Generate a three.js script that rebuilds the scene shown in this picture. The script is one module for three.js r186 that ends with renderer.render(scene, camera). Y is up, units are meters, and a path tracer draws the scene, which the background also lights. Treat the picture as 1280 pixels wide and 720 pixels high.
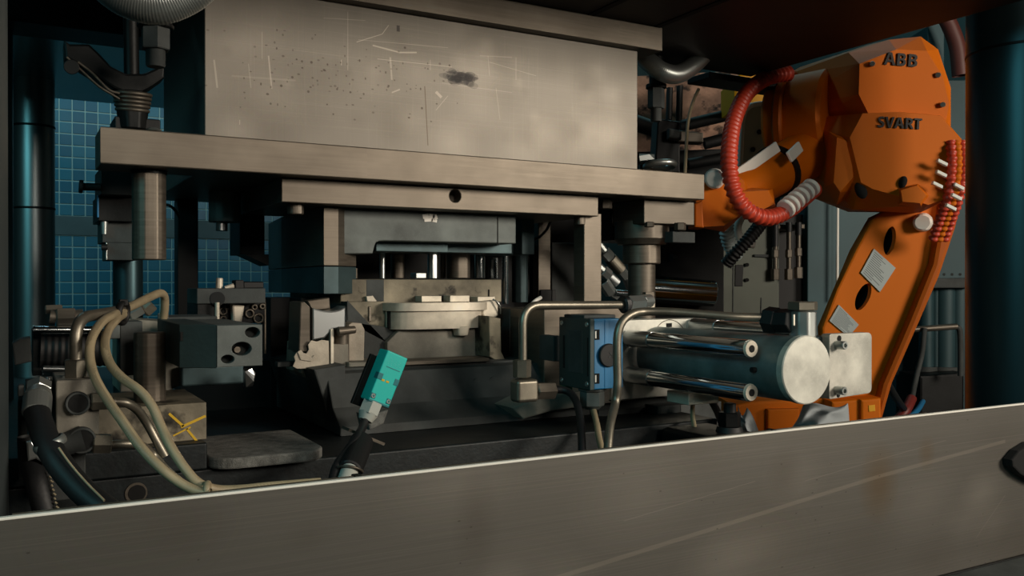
import * as THREE from 'three';
import { RoundedBoxGeometry } from 'three/addons/geometries/RoundedBoxGeometry.js';
import { ConvexGeometry } from 'three/addons/geometries/ConvexGeometry.js';
import { mergeGeometries, toCreasedNormals } from 'three/addons/utils/BufferGeometryUtils.js';
import { TextGeometry } from 'three/addons/geometries/TextGeometry.js';
import { FontLoader } from 'three/addons/loaders/FontLoader.js';
import { RectAreaLightUniformsLib } from 'three/addons/lights/RectAreaLightUniformsLib.js';

// ------------------------------------------------------------------ camera, lights, exposure
const V = (x, y, z) => new THREE.Vector3(x, y, z);
const Y0 = 1.4, F = 1110, YAW = 29.4 * Math.PI / 180, HOR = 355;
const scene = new THREE.Scene();
scene.background = new THREE.Color(0x000000);
const camera = new THREE.PerspectiveCamera(2 * Math.atan(360 / F) * 180 / Math.PI, 1280 / 720, 0.05, 50);
camera.rotation.order = 'YXZ';
camera.position.set(0, Y0, 0);
camera.rotation.y = -YAW; camera.rotation.x = -(360 - HOR) / F;
scene.add(camera);
const renderer = new THREE.WebGLRenderer({ antialias: true });
renderer.toneMapping = THREE.LinearToneMapping;
renderer.toneMappingExposure = 1.0;
renderer.shadowMap.enabled = true;
RectAreaLightUniformsLib.init();
// [centre, aim, width, height, colour, intensity]; all unseen lamps added to light the set, each fitting built in lamp()
const LAMPS = [
  { name: 'added_front_light', p: [3.0, Y0 + 0.85, 1.9], aim: [0.95, Y0 + 0.0, -1.5], w: 1.1, h: 0.9, color: 0xfff2e0, power: 36, stand: true,  // unseen key: direction read from highlights, panel and tripod made up
    label: 'square warm key light panel added unseen in front of the press, its tripod stand made up' },
  { name: 'added_front_light', p: [0.75, Y0 + 1.15, 2.7], aim: [0.6, Y0 - 0.2, -1.4], w: 0.8, h: 0.6, color: 0xfff2e2, power: 20, stand: true,  // unseen fill lamp added to brighten the lower left
    label: 'smaller warm fill light panel added unseen behind the camera, its tripod stand made up' },
  { name: 'added_fill_light', p: [-0.4, 4.3, -4.2], aim: [0.2, 1.2, -5.5], w: 1.6, h: 0.4, color: 0x9fdcea, power: 15,  // unseen lamp added to give the tiles their teal light
    label: 'cool bluish fill panel added out of view to light the tiled rear wall' },
  { name: 'added_fill_light', p: [-2.0, 2.6, 0.4], aim: [0.6, 1.3, -1.6], w: 1.4, h: 0.8, color: 0x7cd4dc, power: 6,  // unseen teal fill added for left-facing sides, hangers made up
    label: 'dim greenish fill panel added out of view left of the press' },
  { name: 'added_fill_light', p: [3.2, 4.2, -3.0], aim: [2.6, 1.2, -2.4], w: 1.2, h: 0.4, color: 0x9fdce0, power: 6.5,  // unseen lamp added to lift the area around the robot
    label: 'cool fill panel added out of view behind the orange robot' },
];

// ------------------------------------------------------------------ helpers
const dirOf = (px, py) => {
  const a = (px - 640) / F, b = (HOR - py) / F;
  return V(Math.sin(YAW) + a * Math.cos(YAW), b, -Math.cos(YAW) + a * Math.sin(YAW));
};
const at = (px, py, D) => { const d = dirOf(px, py); return V(d.x, d.y, d.z).multiplyScalar(-D / d.z).add(V(0, Y0, 0)); };   // on the plane z = -D
const C = (px, py, t) => dirOf(px, py).multiplyScalar(t).add(V(0, Y0, 0));                                                    // at camera depth t
let seed = 7;
const rnd = () => { seed = (seed * 16807) % 2147483647; return seed / 2147483647; };
const ORG = new Map(), used = new Map();
function numbered(n) { const k = used.get(n) || 0; used.set(n, k + 1); return k ? n + '_' + String(k).padStart(3, '0') : n; }
function boxUV(g) {
  const p = g.attributes.position, n = g.attributes.normal, uv = new Float32Array(p.count * 2);
  for (let i = 0; i < p.count; i += 3) {
    let nx = 0, ny = 0, nz = 0;
    for (let k = i; k < i + 3; k++) { nx += n.getX(k); ny += n.getY(k); nz += n.getZ(k); }
    nx = Math.abs(nx); ny = Math.abs(ny); nz = Math.abs(nz);
    for (let k = i; k < i + 3; k++) {
      const x = p.getX(k), y = p.getY(k), z = p.getZ(k);
      const [u, v] = nx > ny && nx > nz ? [z, y] : ny > nz ? [x, z] : [x, y];
      uv[k * 2] = u; uv[k * 2 + 1] = v;
    }
  }
  g.setAttribute('uv', new THREE.BufferAttribute(uv, 2));
  return g;
}
function prep(g) {
  if (Array.isArray(g)) { const l = g.map(prep); return l.length > 1 ? mergeGeometries(l) : l[0]; }
  if (g.userData.done) return g;
  let o = g.index ? g.toNonIndexed() : g.clone();
  if (!o.attributes.normal) o.computeVertexNormals();
  for (const k of Object.keys(o.attributes)) if (!['position', 'normal', 'uv'].includes(k)) o.deleteAttribute(k);
  if (!g.userData.keepUV) boxUV(o);
  o.userData = { done: true };
  return o;
}
function meshOf(name, geo, mat) {
  const m = new THREE.Mesh(geo, mat); m.name = name; m.castShadow = m.receiveShadow = true; return m;
}
function meta(o, label, category, group) {
  if (label) o.userData.label = label;
  if (category) o.userData.category = category;
  if (group) o.userData.group = group;
  return o;
}
function thing(name, label, category, base, group) {
  const o = new THREE.Group(); o.name = numbered(name);
  o.position.copy(base); scene.add(o); ORG.set(o, base.clone());
  return meta(o, label, category, group);
}
function part(parent, name, geo, mat, label) {
  const o = ORG.get(parent), g = prep(geo).clone().translate(-o.x, -o.y, -o.z);
  const m = meshOf(numbered(name), g, mat); parent.add(m); ORG.set(m, o);
  return meta(m, label);
}
function solo(name, geo, mat, label, category, group) {
  const g = prep(geo).clone(); g.computeBoundingBox();
  const b = g.boundingBox, c = V((b.min.x + b.max.x) / 2, b.min.y, (b.min.z + b.max.z) / 2);
  g.translate(-c.x, -c.y, -c.z);
  const m = meshOf(numbered(name), g, mat); m.position.copy(c); scene.add(m); ORG.set(m, c);
  return meta(m, label, category, group);
}
function struct(name, geo, mat) { const m = solo(name, geo, mat); m.userData.kind = 'structure'; return m; }
// boxes
function bx(x0, x1, y0, y1, z0, z1, r = 0.0015) {
  const w = Math.abs(x1 - x0), h = Math.abs(y1 - y0), d = Math.abs(z1 - z0);
  const g = r ? new RoundedBoxGeometry(w, h, d, 2, Math.min(r, w * .45, h * .45, d * .45)) : new THREE.BoxGeometry(w, h, d);
  return g.translate((x0 + x1) / 2, (y0 + y1) / 2, (z0 + z1) / 2);
}
function fb(px0, px1, yt, yb, D, depth, r) {            // front face seen from px0 to px1, top and bottom taken at its left edge
  const a = at(px0, yt, D), b = at(px0, yb, D), c = at(px1, yt, D);
  return bx(a.x, c.x, b.y, a.y, -D - depth, -D, r);
}
// cylinders, hexagons, tubes
function cyl(a, b, r0, r1 = r0, seg = 28, flat = false, bevel = 0) {
  const d = b.clone().sub(a), L = d.length();
  let g;
  if (bevel) {
    const p = [[0, 0], [r0 - bevel, 0], [r0, bevel], [r1, L - bevel], [r1 - bevel, L], [0, L]].map(([x, y]) => new THREE.Vector2(Math.max(x, 0), y));
    g = toCreasedNormals(new THREE.LatheGeometry(p, seg), flat ? 0.1 : 0.6);
  } else {
    g = new THREE.CylinderGeometry(r1, r0, L, seg).translate(0, L / 2, 0);
    if (flat) { g = g.toNonIndexed(); g.computeVertexNormals(); }
  }
  g.applyQuaternion(new THREE.Quaternion().setFromUnitVectors(V(0, 1, 0), d.normalize()));
  return g.translate(a.x, a.y, a.z);
}
const hex = (a, b, r, bevel = 0.0015) => cyl(a, b, r, r, 6, true, bevel);
const curve = (pts, tension = 0.5) => new THREE.CatmullRomCurve3(pts, false, 'catmullrom', tension);
const tube = (pts, r, seg = 80, rad = 14) => new THREE.TubeGeometry(curve(pts), seg, r, rad);
function bentPipe(pts, r, bend, rad = 14) {             // straight runs with round elbows
  const path = new THREE.CurvePath(); let last = pts[0];
  for (let i = 1; i < pts.length - 1; i++) {
    const a = pts[i].clone().add(pts[i - 1].clone().sub(pts[i]).setLength(bend)), b = pts[i].clone().add(pts[i + 1].clone().sub(pts[i]).setLength(bend));
    path.add(new THREE.LineCurve3(last, a)); path.add(new THREE.QuadraticBezierCurve3(a, pts[i], b)); last = b;
  }
  path.add(new THREE.LineCurve3(last, pts[pts.length - 1]));
  const p = path.getSpacedPoints(70);
  return new THREE.TubeGeometry(curve(p), 110, r, rad);
}
function corrugated(pts, r, amp, pitch, rad = 14) {
  const c = curve(pts), L = c.getLength(), n = Math.ceil(L / pitch * 6), fr = c.computeFrenetFrames(n, false);
  const pos = [], idx = [];
  for (let i = 0; i <= n; i++) {
    const p = c.getPointAt(i / n), rr = r + amp * Math.cos(i / 6 * 2 * Math.PI);
    for (let j = 0; j < rad; j++) {
      const a = j / rad * 2 * Math.PI, v = fr.normals[i].clone().multiplyScalar(Math.cos(a) * rr).addScaledVector(fr.binormals[i], Math.sin(a) * rr).add(p);
      pos.push(v.x, v.y, v.z);
      if (i < n) { const q = i * rad + j, s = i * rad + (j + 1) % rad; idx.push(q, s, q + rad, s, s + rad, q + rad); }
    }
  }
  const g = new THREE.BufferGeometry(); g.setAttribute('position', new THREE.Float32BufferAttribute(pos, 3)); g.setIndex(idx); g.computeVertexNormals();
  return g;
}
// outline in the x-y plane (world metres), from z = -D backwards
function prismXY(pts, D, depth, bevel = 0.0015, holes = []) {
  const s = new THREE.Shape(pts.map(([x, y]) => new THREE.Vector2(x, y)));
  for (const h of holes) { const p = new THREE.Path(); p.absellipse(h[0], h[1], h[2], h[3] ?? h[2], 0, 2 * Math.PI, true, h[4] ?? 0); s.holes.push(p); }
  const g = new THREE.ExtrudeGeometry(s, { depth: depth - 2 * bevel, bevelEnabled: bevel > 0, bevelThickness: bevel, bevelSize: bevel, bevelOffset: -bevel, bevelSegments: 2, curveSegments: 24 });
  return g.translate(0, 0, -D - depth + bevel);
}
const pix = (list, D) => list.map(([px, py]) => { const p = at(px, py, D); return [p.x, p.y]; });
// plan outline (x, D), between heights
function prismXZ(pts, y0, y1, bevel = 0.0015) {
  const s = new THREE.Shape(pts.map(([x, d]) => new THREE.Vector2(x, d)));
  const g = new THREE.ExtrudeGeometry(s, { depth: y1 - y0 - 2 * bevel, bevelEnabled: bevel > 0, bevelThickness: bevel, bevelSize: bevel, bevelOffset: -bevel, bevelSegments: 2, curveSegments: 20 });
  return g.translate(0, 0, bevel).rotateX(-Math.PI / 2).translate(0, y0, 0);
}
// side outline (D, y), between x0 and x1
function prismDY(pts, x0, x1, bevel = 0.0015) {
  const s = new THREE.Shape(pts.map(([d, y]) => new THREE.Vector2(d, y)));
  const g = new THREE.ExtrudeGeometry(s, { depth: x1 - x0 - 2 * bevel, bevelEnabled: bevel > 0, bevelThickness: bevel, bevelSize: bevel, bevelOffset: -bevel, bevelSegments: 2 });
  return g.translate(0, 0, bevel).rotateY(Math.PI / 2).translate(x0, 0, 0);
}
function capScrew(a, dir, r, len) {                       // socket head screw: head, socket
  const d = dir.clone().normalize(), e = a.clone().addScaledVector(d, len);
  const p = [[0, 0], [r, 0], [r, len - r * .15], [r * .88, len], [r * .5, len], [r * .5, len * .45], [0, len * .45]].map(([x, y]) => new THREE.Vector2(x, y));
  const g = toCreasedNormals(new THREE.LatheGeometry(p, 20), 0.6).applyQuaternion(new THREE.Quaternion().setFromUnitVectors(V(0, 1, 0), d));
  return g.translate(a.x, a.y, a.z);
}

// ------------------------------------------------------------------ textures
const hash = (x, y, s) => { let h = Math.imul(x, 374761393) ^ Math.imul(y, 668265263) ^ Math.imul(s, 1274126177); h = Math.imul(h ^ (h >>> 13), 1274126177); return ((h ^ (h >>> 16)) >>> 0) / 4294967296; };
function vnoise(x, y, per, s) {
  const xi = Math.floor(x), yi = Math.floor(y), fx = x - xi, fy = y - yi, w = (t) => t * t * (3 - 2 * t), m = (a) => ((a % per) + per) % per;
  const a = hash(m(xi), m(yi), s), b = hash(m(xi + 1), m(yi), s), c = hash(m(xi), m(yi + 1), s), d = hash(m(xi + 1), m(yi + 1), s);
  return a + (b - a) * w(fx) + (c - a) * w(fy) + (a - b - c + d) * w(fx) * w(fy);
}
function fbm(u, v, per, oct, s) { let t = 0, a = .5, n = 0; for (let i = 0; i < oct; i++) { t += a * vnoise(u * per, v * per, per, s + i); n += a; a *= .55; per *= 2; } return t / n; }
function dataTex(N, fn, srgb, size) {
  const d = new Uint8Array(N * N * 4);
  for (let y = 0; y < N; y++) for (let x = 0; x < N; x++) {
    const c = fn(x / N, y / N), o = (y * N + x) * 4, k = Array.isArray(c) ? c : [c, c, c];
    for (let i = 0; i < 3; i++) d[o + i] = Math.max(0, Math.min(255, k[i] * 255));
    d[o + 3] = 255;
  }
  const t = new THREE.DataTexture(d, N, N); t.wrapS = t.wrapT = THREE.RepeatWrapping; t.magFilter = THREE.LinearFilter; t.minFilter = THREE.LinearMipmapLinearFilter; t.generateMipmaps = true;
  if (srgb) t.colorSpace = THREE.SRGBColorSpace;
  t.repeat.set(1 / size, 1 / size); t.needsUpdate = true;
  return t;
}
// brushed steel: long horizontal streaks and soft patches
const brushFn = (u, v) => .55 * fbm(u, v, 5, 4, 11) + .25 * vnoise(u * 6, v * 180, 180, 5) + .2 * vnoise(u * 14, v * 360, 360, 9);
const T = {
  brush: dataTex(512, (u, v) => { const n = brushFn(u, v), w = 1 - .0 * n; const q = fbm(u, v, 7, 5, 61), k = .9 * n + .5 * q; return [.52 + .5 * k, .50 + .5 * k, .47 + .5 * k]; }, true, .55),
  brushR: dataTex(512, (u, v) => .55 + .45 * brushFn(u, v), false, .55),
  brushB: dataTex(512, (u, v) => brushFn(u, v), false, .55),
  cast: dataTex(512, (u, v) => { const n = fbm(u, v, 6, 6, 31), s = hash(Math.floor(u * 512), Math.floor(v * 512), 3); const k = .62 + .5 * n + (s > .985 ? .28 : 0); return [k, k * .99, k * .97]; }, true, .3),
  castB: dataTex(512, (u, v) => .5 * fbm(u, v, 24, 4, 77) + .5 * fbm(u, v, 96, 2, 13), false, .3),
  dirt: dataTex(512, (u, v) => { const n = fbm(u, v, 4, 6, 51), m = fbm(u, v, 9, 5, 91); const k = .35 + .75 * n - (m > .56 ? (m - .56) * 2.2 : 0); return [k * 1.03, k, k * .93]; }, true, .25),
  grain: dataTex(512, (u, v) => { const s = hash(Math.floor(u * 512), Math.floor(v * 512), 8), n = fbm(u, v, 20, 4, 3); const k = .55 + .5 * n + (s > .93 ? .35 : 0) - (s < .1 ? .2 : 0); return k; }, true, .2),
  grainB: dataTex(512, (u, v) => .5 * fbm(u, v, 60, 3, 3) + .5 * hash(Math.floor(u * 256), Math.floor(v * 256), 8), false, .2),
  plaster: dataTex(512, (u, v) => .7 + .45 * fbm(u, v, 5, 6, 21), true, 1.6),
};
function std(color, rough, metal, o = {}) {
  const m = new THREE.MeshStandardMaterial({ roughness: rough, metalness: metal, ...o });
  m.color.set(color); return m;
}
const M = {
  steel: std(0x79736b, .62, .75, { map: T.brush, roughnessMap: T.brushR, bumpMap: T.brushB, bumpScale: .00012 }),
  steelDark: std(0x6e6962, .62, .7, { map: T.brush, roughnessMap: T.brushR }),
  steelPipe: std(0x979286, .42, .8, { map: T.cast, bumpMap: T.castB, bumpScale: .00008 }),
  grey: std(0x6c7474, .6, .35, { map: T.cast, bumpMap: T.castB, bumpScale: .0001 }),
  teal: std(0x4a6066, .5, .5, { map: T.cast, bumpMap: T.castB, bumpScale: .00008 }),
  cast: std(0x918e85, .72, .2, { map: T.cast, bumpMap: T.castB, bumpScale: .0003 }),
  castDark: std(0x4c5152, .75, .3, { map: T.cast, bumpMap: T.castB, bumpScale: .0003 }),
  stained: std(0xa5a196, .62, .5, { map: T.dirt, bumpMap: T.castB, bumpScale: .0003 }),
  bright: std(0xe4dccd, .5, .3, { map: T.cast, bumpMap: T.castB, bumpScale: .00015 }),
  alu: std(0xdcdcd4, .45, .25, { map: T.cast, bumpMap: T.castB, bumpScale: .0001 }),
  flake: std(0xcfc6b8, .85, .05, { map: T.cast, bumpMap: T.castB, bumpScale: .0006 }),
  chrome: std(0xc9d0d2, .12, 1),
  chromeSoft: std(0xb8bcbc, .3, 1),
  column: std(0x33484d, .36, .8),
  zinc: std(0xaeb3b0, .35, .85),
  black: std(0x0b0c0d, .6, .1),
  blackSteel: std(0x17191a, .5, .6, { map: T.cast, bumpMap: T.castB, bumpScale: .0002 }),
  rubber: std(0x15171a, .55, 0, { map: T.cast, bumpMap: T.castB, bumpScale: .0003 }),
  hole: std(0x040404, .9, 0),
  cream: std(0xa89a7e, .5, 0, { map: T.cast }),
  grain: std(0x7f7f7a, .85, .1, { map: T.grain, bumpMap: T.grainB, bumpScale: .0006 }),
  bed: std(0x1c2426, .5, .3, { map: T.grain, bumpMap: T.castB, bumpScale: .0003 }),
  sensor: std(0x08b8ae, .45, 0),
  sensorDark: std(0x0c6f74, .45, 0),
  blue: std(0x2274a4, .42, 0),
  cover: std(0x2b3b3a, .55, .1),
  gland: std(0xa9aca4, .5, 0),
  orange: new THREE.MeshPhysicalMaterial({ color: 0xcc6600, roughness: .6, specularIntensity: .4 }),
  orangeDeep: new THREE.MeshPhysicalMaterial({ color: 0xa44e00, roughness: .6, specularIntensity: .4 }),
  redHose: std(0xc2402a, .4, 0),
  yellow: std(0xe0a010, .5, 0),
  yellowPaint: std(0xd2ab2c, .8, 0),
  white: std(0xe8e4da, .5, 0),
  greyPanel: std(0xb4c0be, .5, .1),
  creamPanel: std(0x63685e, .6, .1, { map: T.plaster }),
  tealPanel: std(0x2d4c52, .55, .2, { map: T.plaster }),
  pink: std(0xc8a294, .85, 0, { map: T.dirt }),
  cloth: std(0x8d9497, .95, 0, { bumpMap: T.grainB, bumpScale: .0005 }),
  tileA: std(0x2a7890, .4, 0), tileB: std(0x267089, .4, 0), tileC: std(0x308097, .4, 0),
  grout: std(0xa9c4c2, .9, 0),
  band: std(0x67797c, .7, 0, { map: T.plaster }),
  wall: std(0x335054, .9, 0, { map: T.plaster }),
  ceiling: std(0x2a3336, .95, 0, { map: T.plaster }),
  floor: std(0x2c3939, .7, 0, { map: T.plaster }),
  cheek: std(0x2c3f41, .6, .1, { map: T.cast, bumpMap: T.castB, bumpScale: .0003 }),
  frontColumn: std(0x4b5354, .5, .6),
  barrel: std(0x8a999b, .45, .45, { map: T.cast }),
  chromeDull: std(0x8b9597, .36, 1),
  gloss: std(0x6f9298, .25, .8),
  ram: std(0x26211d, .6, .4, { map: T.brush, bumpMap: T.brushB, bumpScale: .0002 }),
};
function canvasTex(w, h, draw, data) {
  const c = document.createElement('canvas'); c.width = w; c.height = h; draw(c.getContext('2d'), w, h);
  const t = new THREE.CanvasTexture(c); if (!data) t.colorSpace = THREE.SRGBColorSpace; return t;
}
const font = await new FontLoader().loadAsync('fonts/droid/droid_sans_bold.typeface.json');

// ------------------------------------------------------------------ the hall
struct('floor', bx(-3.2, 4.6, -.2, 0, -5.8, 5.2, 0), M.floor);
struct('ceiling', bx(-3.2, 4.6, 4.7, 4.9, -5.8, 5.2, 0), M.ceiling);
struct('wall_left', bx(-3.2, -3, 0, 4.7, -5.8, 5.2, 0), M.wall);
struct('wall_right', bx(4.4, 4.6, 0, 4.7, -5.8, 5.2, 0), M.wall);
struct('wall_front', bx(-3, 4.4, 0, 4.7, 5, 5.2, 0), M.wall);
const wallBack = struct('wall_back', bx(-3, 4.4, 0, 4.7, -5.8, -5.51, 0), M.wall);
{
  const pitch = .065, X0 = .10, yBand0 = Y0 + .27, yBand1 = Y0 + .377;
  part(wallBack, 'grout', bx(-.9, 2.2, Y0 - .6, Y0 + 1.6, -5.512, -5.4965, 0), M.grout, 'pale grout bed behind the blue tiles');
  part(wallBack, 'ledge', bx(-.9, 2.2, yBand0, yBand1, -5.51, -5.49, .003), M.band, 'grey horizontal band between the tile fields');
  const tg = prep(bx(-pitch / 2 + .003, pitch / 2 - .003, 0, pitch - .006, -.012, 0, .003)), rest = [];
  const mats = [M.tileA, M.tileB, M.tileC], o = ORG.get(wallBack);
  let n = 0;
  for (let c = -15; c < 32; c++) for (let r = -9; r < 19; r++) {
    const x = X0 + (c + .5) * pitch, y = r < 0 ? yBand0 + r * pitch : yBand1 + r * pitch;
    const px = 640 + F * Math.tan(Math.atan2(x, 5.5) - YAW);
    if (px > 66 && px < 335 && r > -8 && r < 11 && n < 300) {
      const m = meshOf(numbered('tile'), tg, mats[Math.floor(rnd() * 3)]); m.position.set(x - o.x, y + .003 - o.y, -5.494 - o.z); wallBack.add(m); n++;
    } else rest.push(tg.clone().translate(x, y + .003, -5.494));
  }
  const s = part(wallBack, 'tile_field', rest.map((g) => { g.userData.done = true; return g; }), M.tileA, 'blue tiles beyond the counted ones'); s.userData.kind = 'stuff';
}

// ------------------------------------------------------------------ lamps
for (const L of LAMPS) {
  const p = V(...L.p), g = thing(L.name, L.label, 'lamp', L.stand ? V(p.x, 0, p.z) : p);
  const head = new THREE.Group(); head.position.copy(p); head.lookAt(V(...L.aim)); head.updateMatrix();
  const ap = (geo) => geo.applyMatrix4(head.matrix);
  part(g, 'housing', ap(bx(-L.w / 2 - .03, L.w / 2 + .03, -L.h / 2 - .03, L.h / 2 + .03, -.08, -.005, .01)), M.blackSteel);
  const em = std(L.color, .8, 0); em.emissive = new THREE.Color(L.color); em.emissiveIntensity = .6;
  part(g, 'diffuser', ap(bx(-L.w / 2, L.w / 2, -L.h / 2, L.h / 2, -.006, 0, .002)), em);
  if (L.stand) {
    part(g, 'pole', cyl(V(p.x, .5, p.z + .06), V(p.x, p.y, p.z + .06), .02), M.blackSteel);
    for (let k = 0; k < 3; k++) { const a = k * 2.094; part(g, 'leg', cyl(V(p.x, .7, p.z + .06), V(p.x + .5 * Math.cos(a), .01, p.z + .06 + .5 * Math.sin(a)), .014), M.blackSteel); }
  } else for (const s of [-1, 1]) part(g, 'hanger', cyl(V(p.x + s * L.w * .4, p.y + .03, p.z), V(p.x + s * L.w * .4, 4.7, p.z), .006), M.blackSteel);
  const l = new THREE.RectAreaLight(L.color, L.power, L.w, L.h); l.position.copy(p).addScaledVector(V(0, 0, 1).applyQuaternion(head.quaternion), .01); l.lookAt(V(...L.aim)); scene.add(l);
}
// ------------------------------------------------------------------ press frame: bed, ram, columns
const H = (h) => Y0 + h;
{
  const bed = thing('press_bed', 'dark oily cast press bed that carries the lower die behind the steel guard panel', 'machine bed', V(.8, 0, -1.6));
  part(bed, 'apron', bx(-.5, 1.70, 0, H(-.458), -2.9, -.80, .004), M.castDark);
  part(bed, 'table', bx(-.3, 1.13, H(-.458), H(-.247), -2.9, -1.235, .004), M.bed);
  // granular lip in front of the dark pocket, its near corners rounded
  const a = at(262, 566, 1.215), b = at(408, 566, 1.215), y = H(-.2305);
  const p = []; const x0 = a.x, x1 = b.x, r = .035;
  p.push([x0, 1.40]); for (let k = 0; k <= 8; k++) { const t = Math.PI - k / 8 * Math.PI / 2; p.push([x0 + r + r * Math.cos(Math.PI + k / 8 * Math.PI / 2), 1.205 + r - r * Math.sin(k / 8 * Math.PI / 2)]); }
  for (let k = 0; k <= 8; k++) p.push([x1 - r + r * Math.sin(k / 8 * Math.PI / 2), 1.205 + r - r * Math.cos(k / 8 * Math.PI / 2)]);
  p.push([x1, 1.40]);
  part(bed, 'pocket_lip', prismXZ(p, H(-.246), y, .003), M.grain, 'grainy grey lip with rounded corners');
  part(bed, 'pocket_shade', fb(225, 412, 455, 620, 1.8, .05, .002), M.hole, 'black sheet standing in for the dark inside the pocket');  // black sheet added where the pocket lies in shade
  part(bed, 'sub_plate', bx(-.12, .226, H(-.2465), H(-.2105), -1.60, -1.225, .003), M.bed);
  const c = at(170, 617, 1.232);
  part(bed, 'bore', [cyl(V(c.x, c.y, -1.238), V(c.x, c.y, -1.2335), .0135, .0135, 28)], M.steelDark, 'bored hole with a bright rim');
  part(bed, 'bore', [cyl(V(c.x + .001, c.y, -1.236), V(c.x + .001, c.y, -1.2328), .0105, .0105, 28)], M.hole);
  part(bed, 'rail', cyl(V(.0, H(-.2135), -.93), V(1.3, H(-.2135), -.93), .004, .004, 12), M.steelPipe);
  for (const x of [.325, .95]) part(bed, 'rail_bracket', bx(x, x + .008, H(-.459), H(-.209), -.938, -.922, .001), M.blackSteel);
  part(bed, 'support_column', fb(822, 851, 508, 590, 1.33, .1), M.castDark);
  part(bed, 'support_column', fb(851, 902, 506, 590, 1.40, .06), M.castDark);
}
{
  // ram: front slab over the die, narrower rear slab over the rear columns; its underside is what the photo shows
  const h = .548;
  const ram = thing('press_ram', 'dark steel press ram overhead whose underside fills the top corners', 'press ram', V(.75, H(h), -1.6));
  part(ram, 'front_slab', prismXZ([[-.35, .95], [1.705, .95], [1.705, 1.74], [-.35, 1.74]], H(h), H(h + .35), .003), M.ram);
  part(ram, 'rear_slab', bx(-.45, 1.05, H(h), H(h + .35), -2.95, -2.24, .004), M.gloss, 'smooth greenish rear underside');
  part(ram, 'crossbeam', prismXZ([[-.3, 2.10], [.62, 2.10], [.62, 2.235], [-.3, 2.235]], H(h - .004), H(h + .3), .008), M.blackSteel);
  part(ram, 'groove', bx(1.02, 1.035, H(h - .002), H(h + .0005), -1.73, -1.0, 0), M.hole);
  part(ram, 'groove', bx(1.19, 1.205, H(h - .002), H(h + .0005), -1.73, -1.0, 0), M.hole);
  // rear edge rail at the right
  const a = at(868, 92, 1.80), b = at(984, 90, 1.80);
  part(ram, 'edge_rail', bx(a.x, b.x, H(.53), H(.5475), -1.83, -1.742, .003), M.blackSteel);
  const s = at(981, 85, 1.79); part(ram, 'rail_screw', capScrew(V(s.x, H(.49), s.z), V(0, -1, 0), .009, .012), M.zinc);
  const s2 = at(929, 95, 1.79); part(ram, 'rail_screw', capScrew(V(s2.x, H(.49), s2.z), V(0, -1, 0), .008, .012), M.zinc);
  const e = at(888, 76, 1.742), sh = new THREE.Shape(); sh.absellipse(0, 0, .011, .026, 0, 7); const ho = new THREE.Path(); ho.absellipse(0, 0, .0055, .012, 0, 7, true); sh.holes.push(ho);
  part(ram, 'lug', new THREE.ExtrudeGeometry(sh, { depth: .01, bevelEnabled: true, bevelSize: .001, bevelThickness: .001, bevelSegments: 1 }).translate(e.x, e.y, -1.738), M.steelDark, 'oval eye plate');
}
// columns
{
  const col = (name, label, x, D, r, y0, y1, mat, rings) => {
    const t = thing(name, label, 'column', V(x, y0, -D));
    part(t, 'shaft', cyl(V(x, y0, -D), V(x, y1, -D), r, r, 72), mat);
    for (const y of rings) part(t, 'ring', cyl(V(x, y, -D), V(x, y + .006, -D), r + .0015, r + .0015, 72, false, .001), M.blackSteel);
  };
  col('press_column', 'broad glossy dark press column in front of the robot at right edge', 1.886, 1.12, .11, H(-.458), H(1.6), M.column, [H(.49)]);
  col('press_column', 'dark press column cut off by the left edge of the photo', -.1, 1.05, .097, H(-.458), H(1.6), M.frontColumn, []);
  col('press_column', 'slim chromed guide column standing against the blue tiles at left', .052, 2.72, .052, H(-.247), H(.548), M.chromeDull, [H(.2), H(.42)]);
  col('press_column', 'thin dark column beside the slim chromed guide column', -.03, 2.2, .034, H(-.247), H(.548), M.column, []);
}
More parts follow.
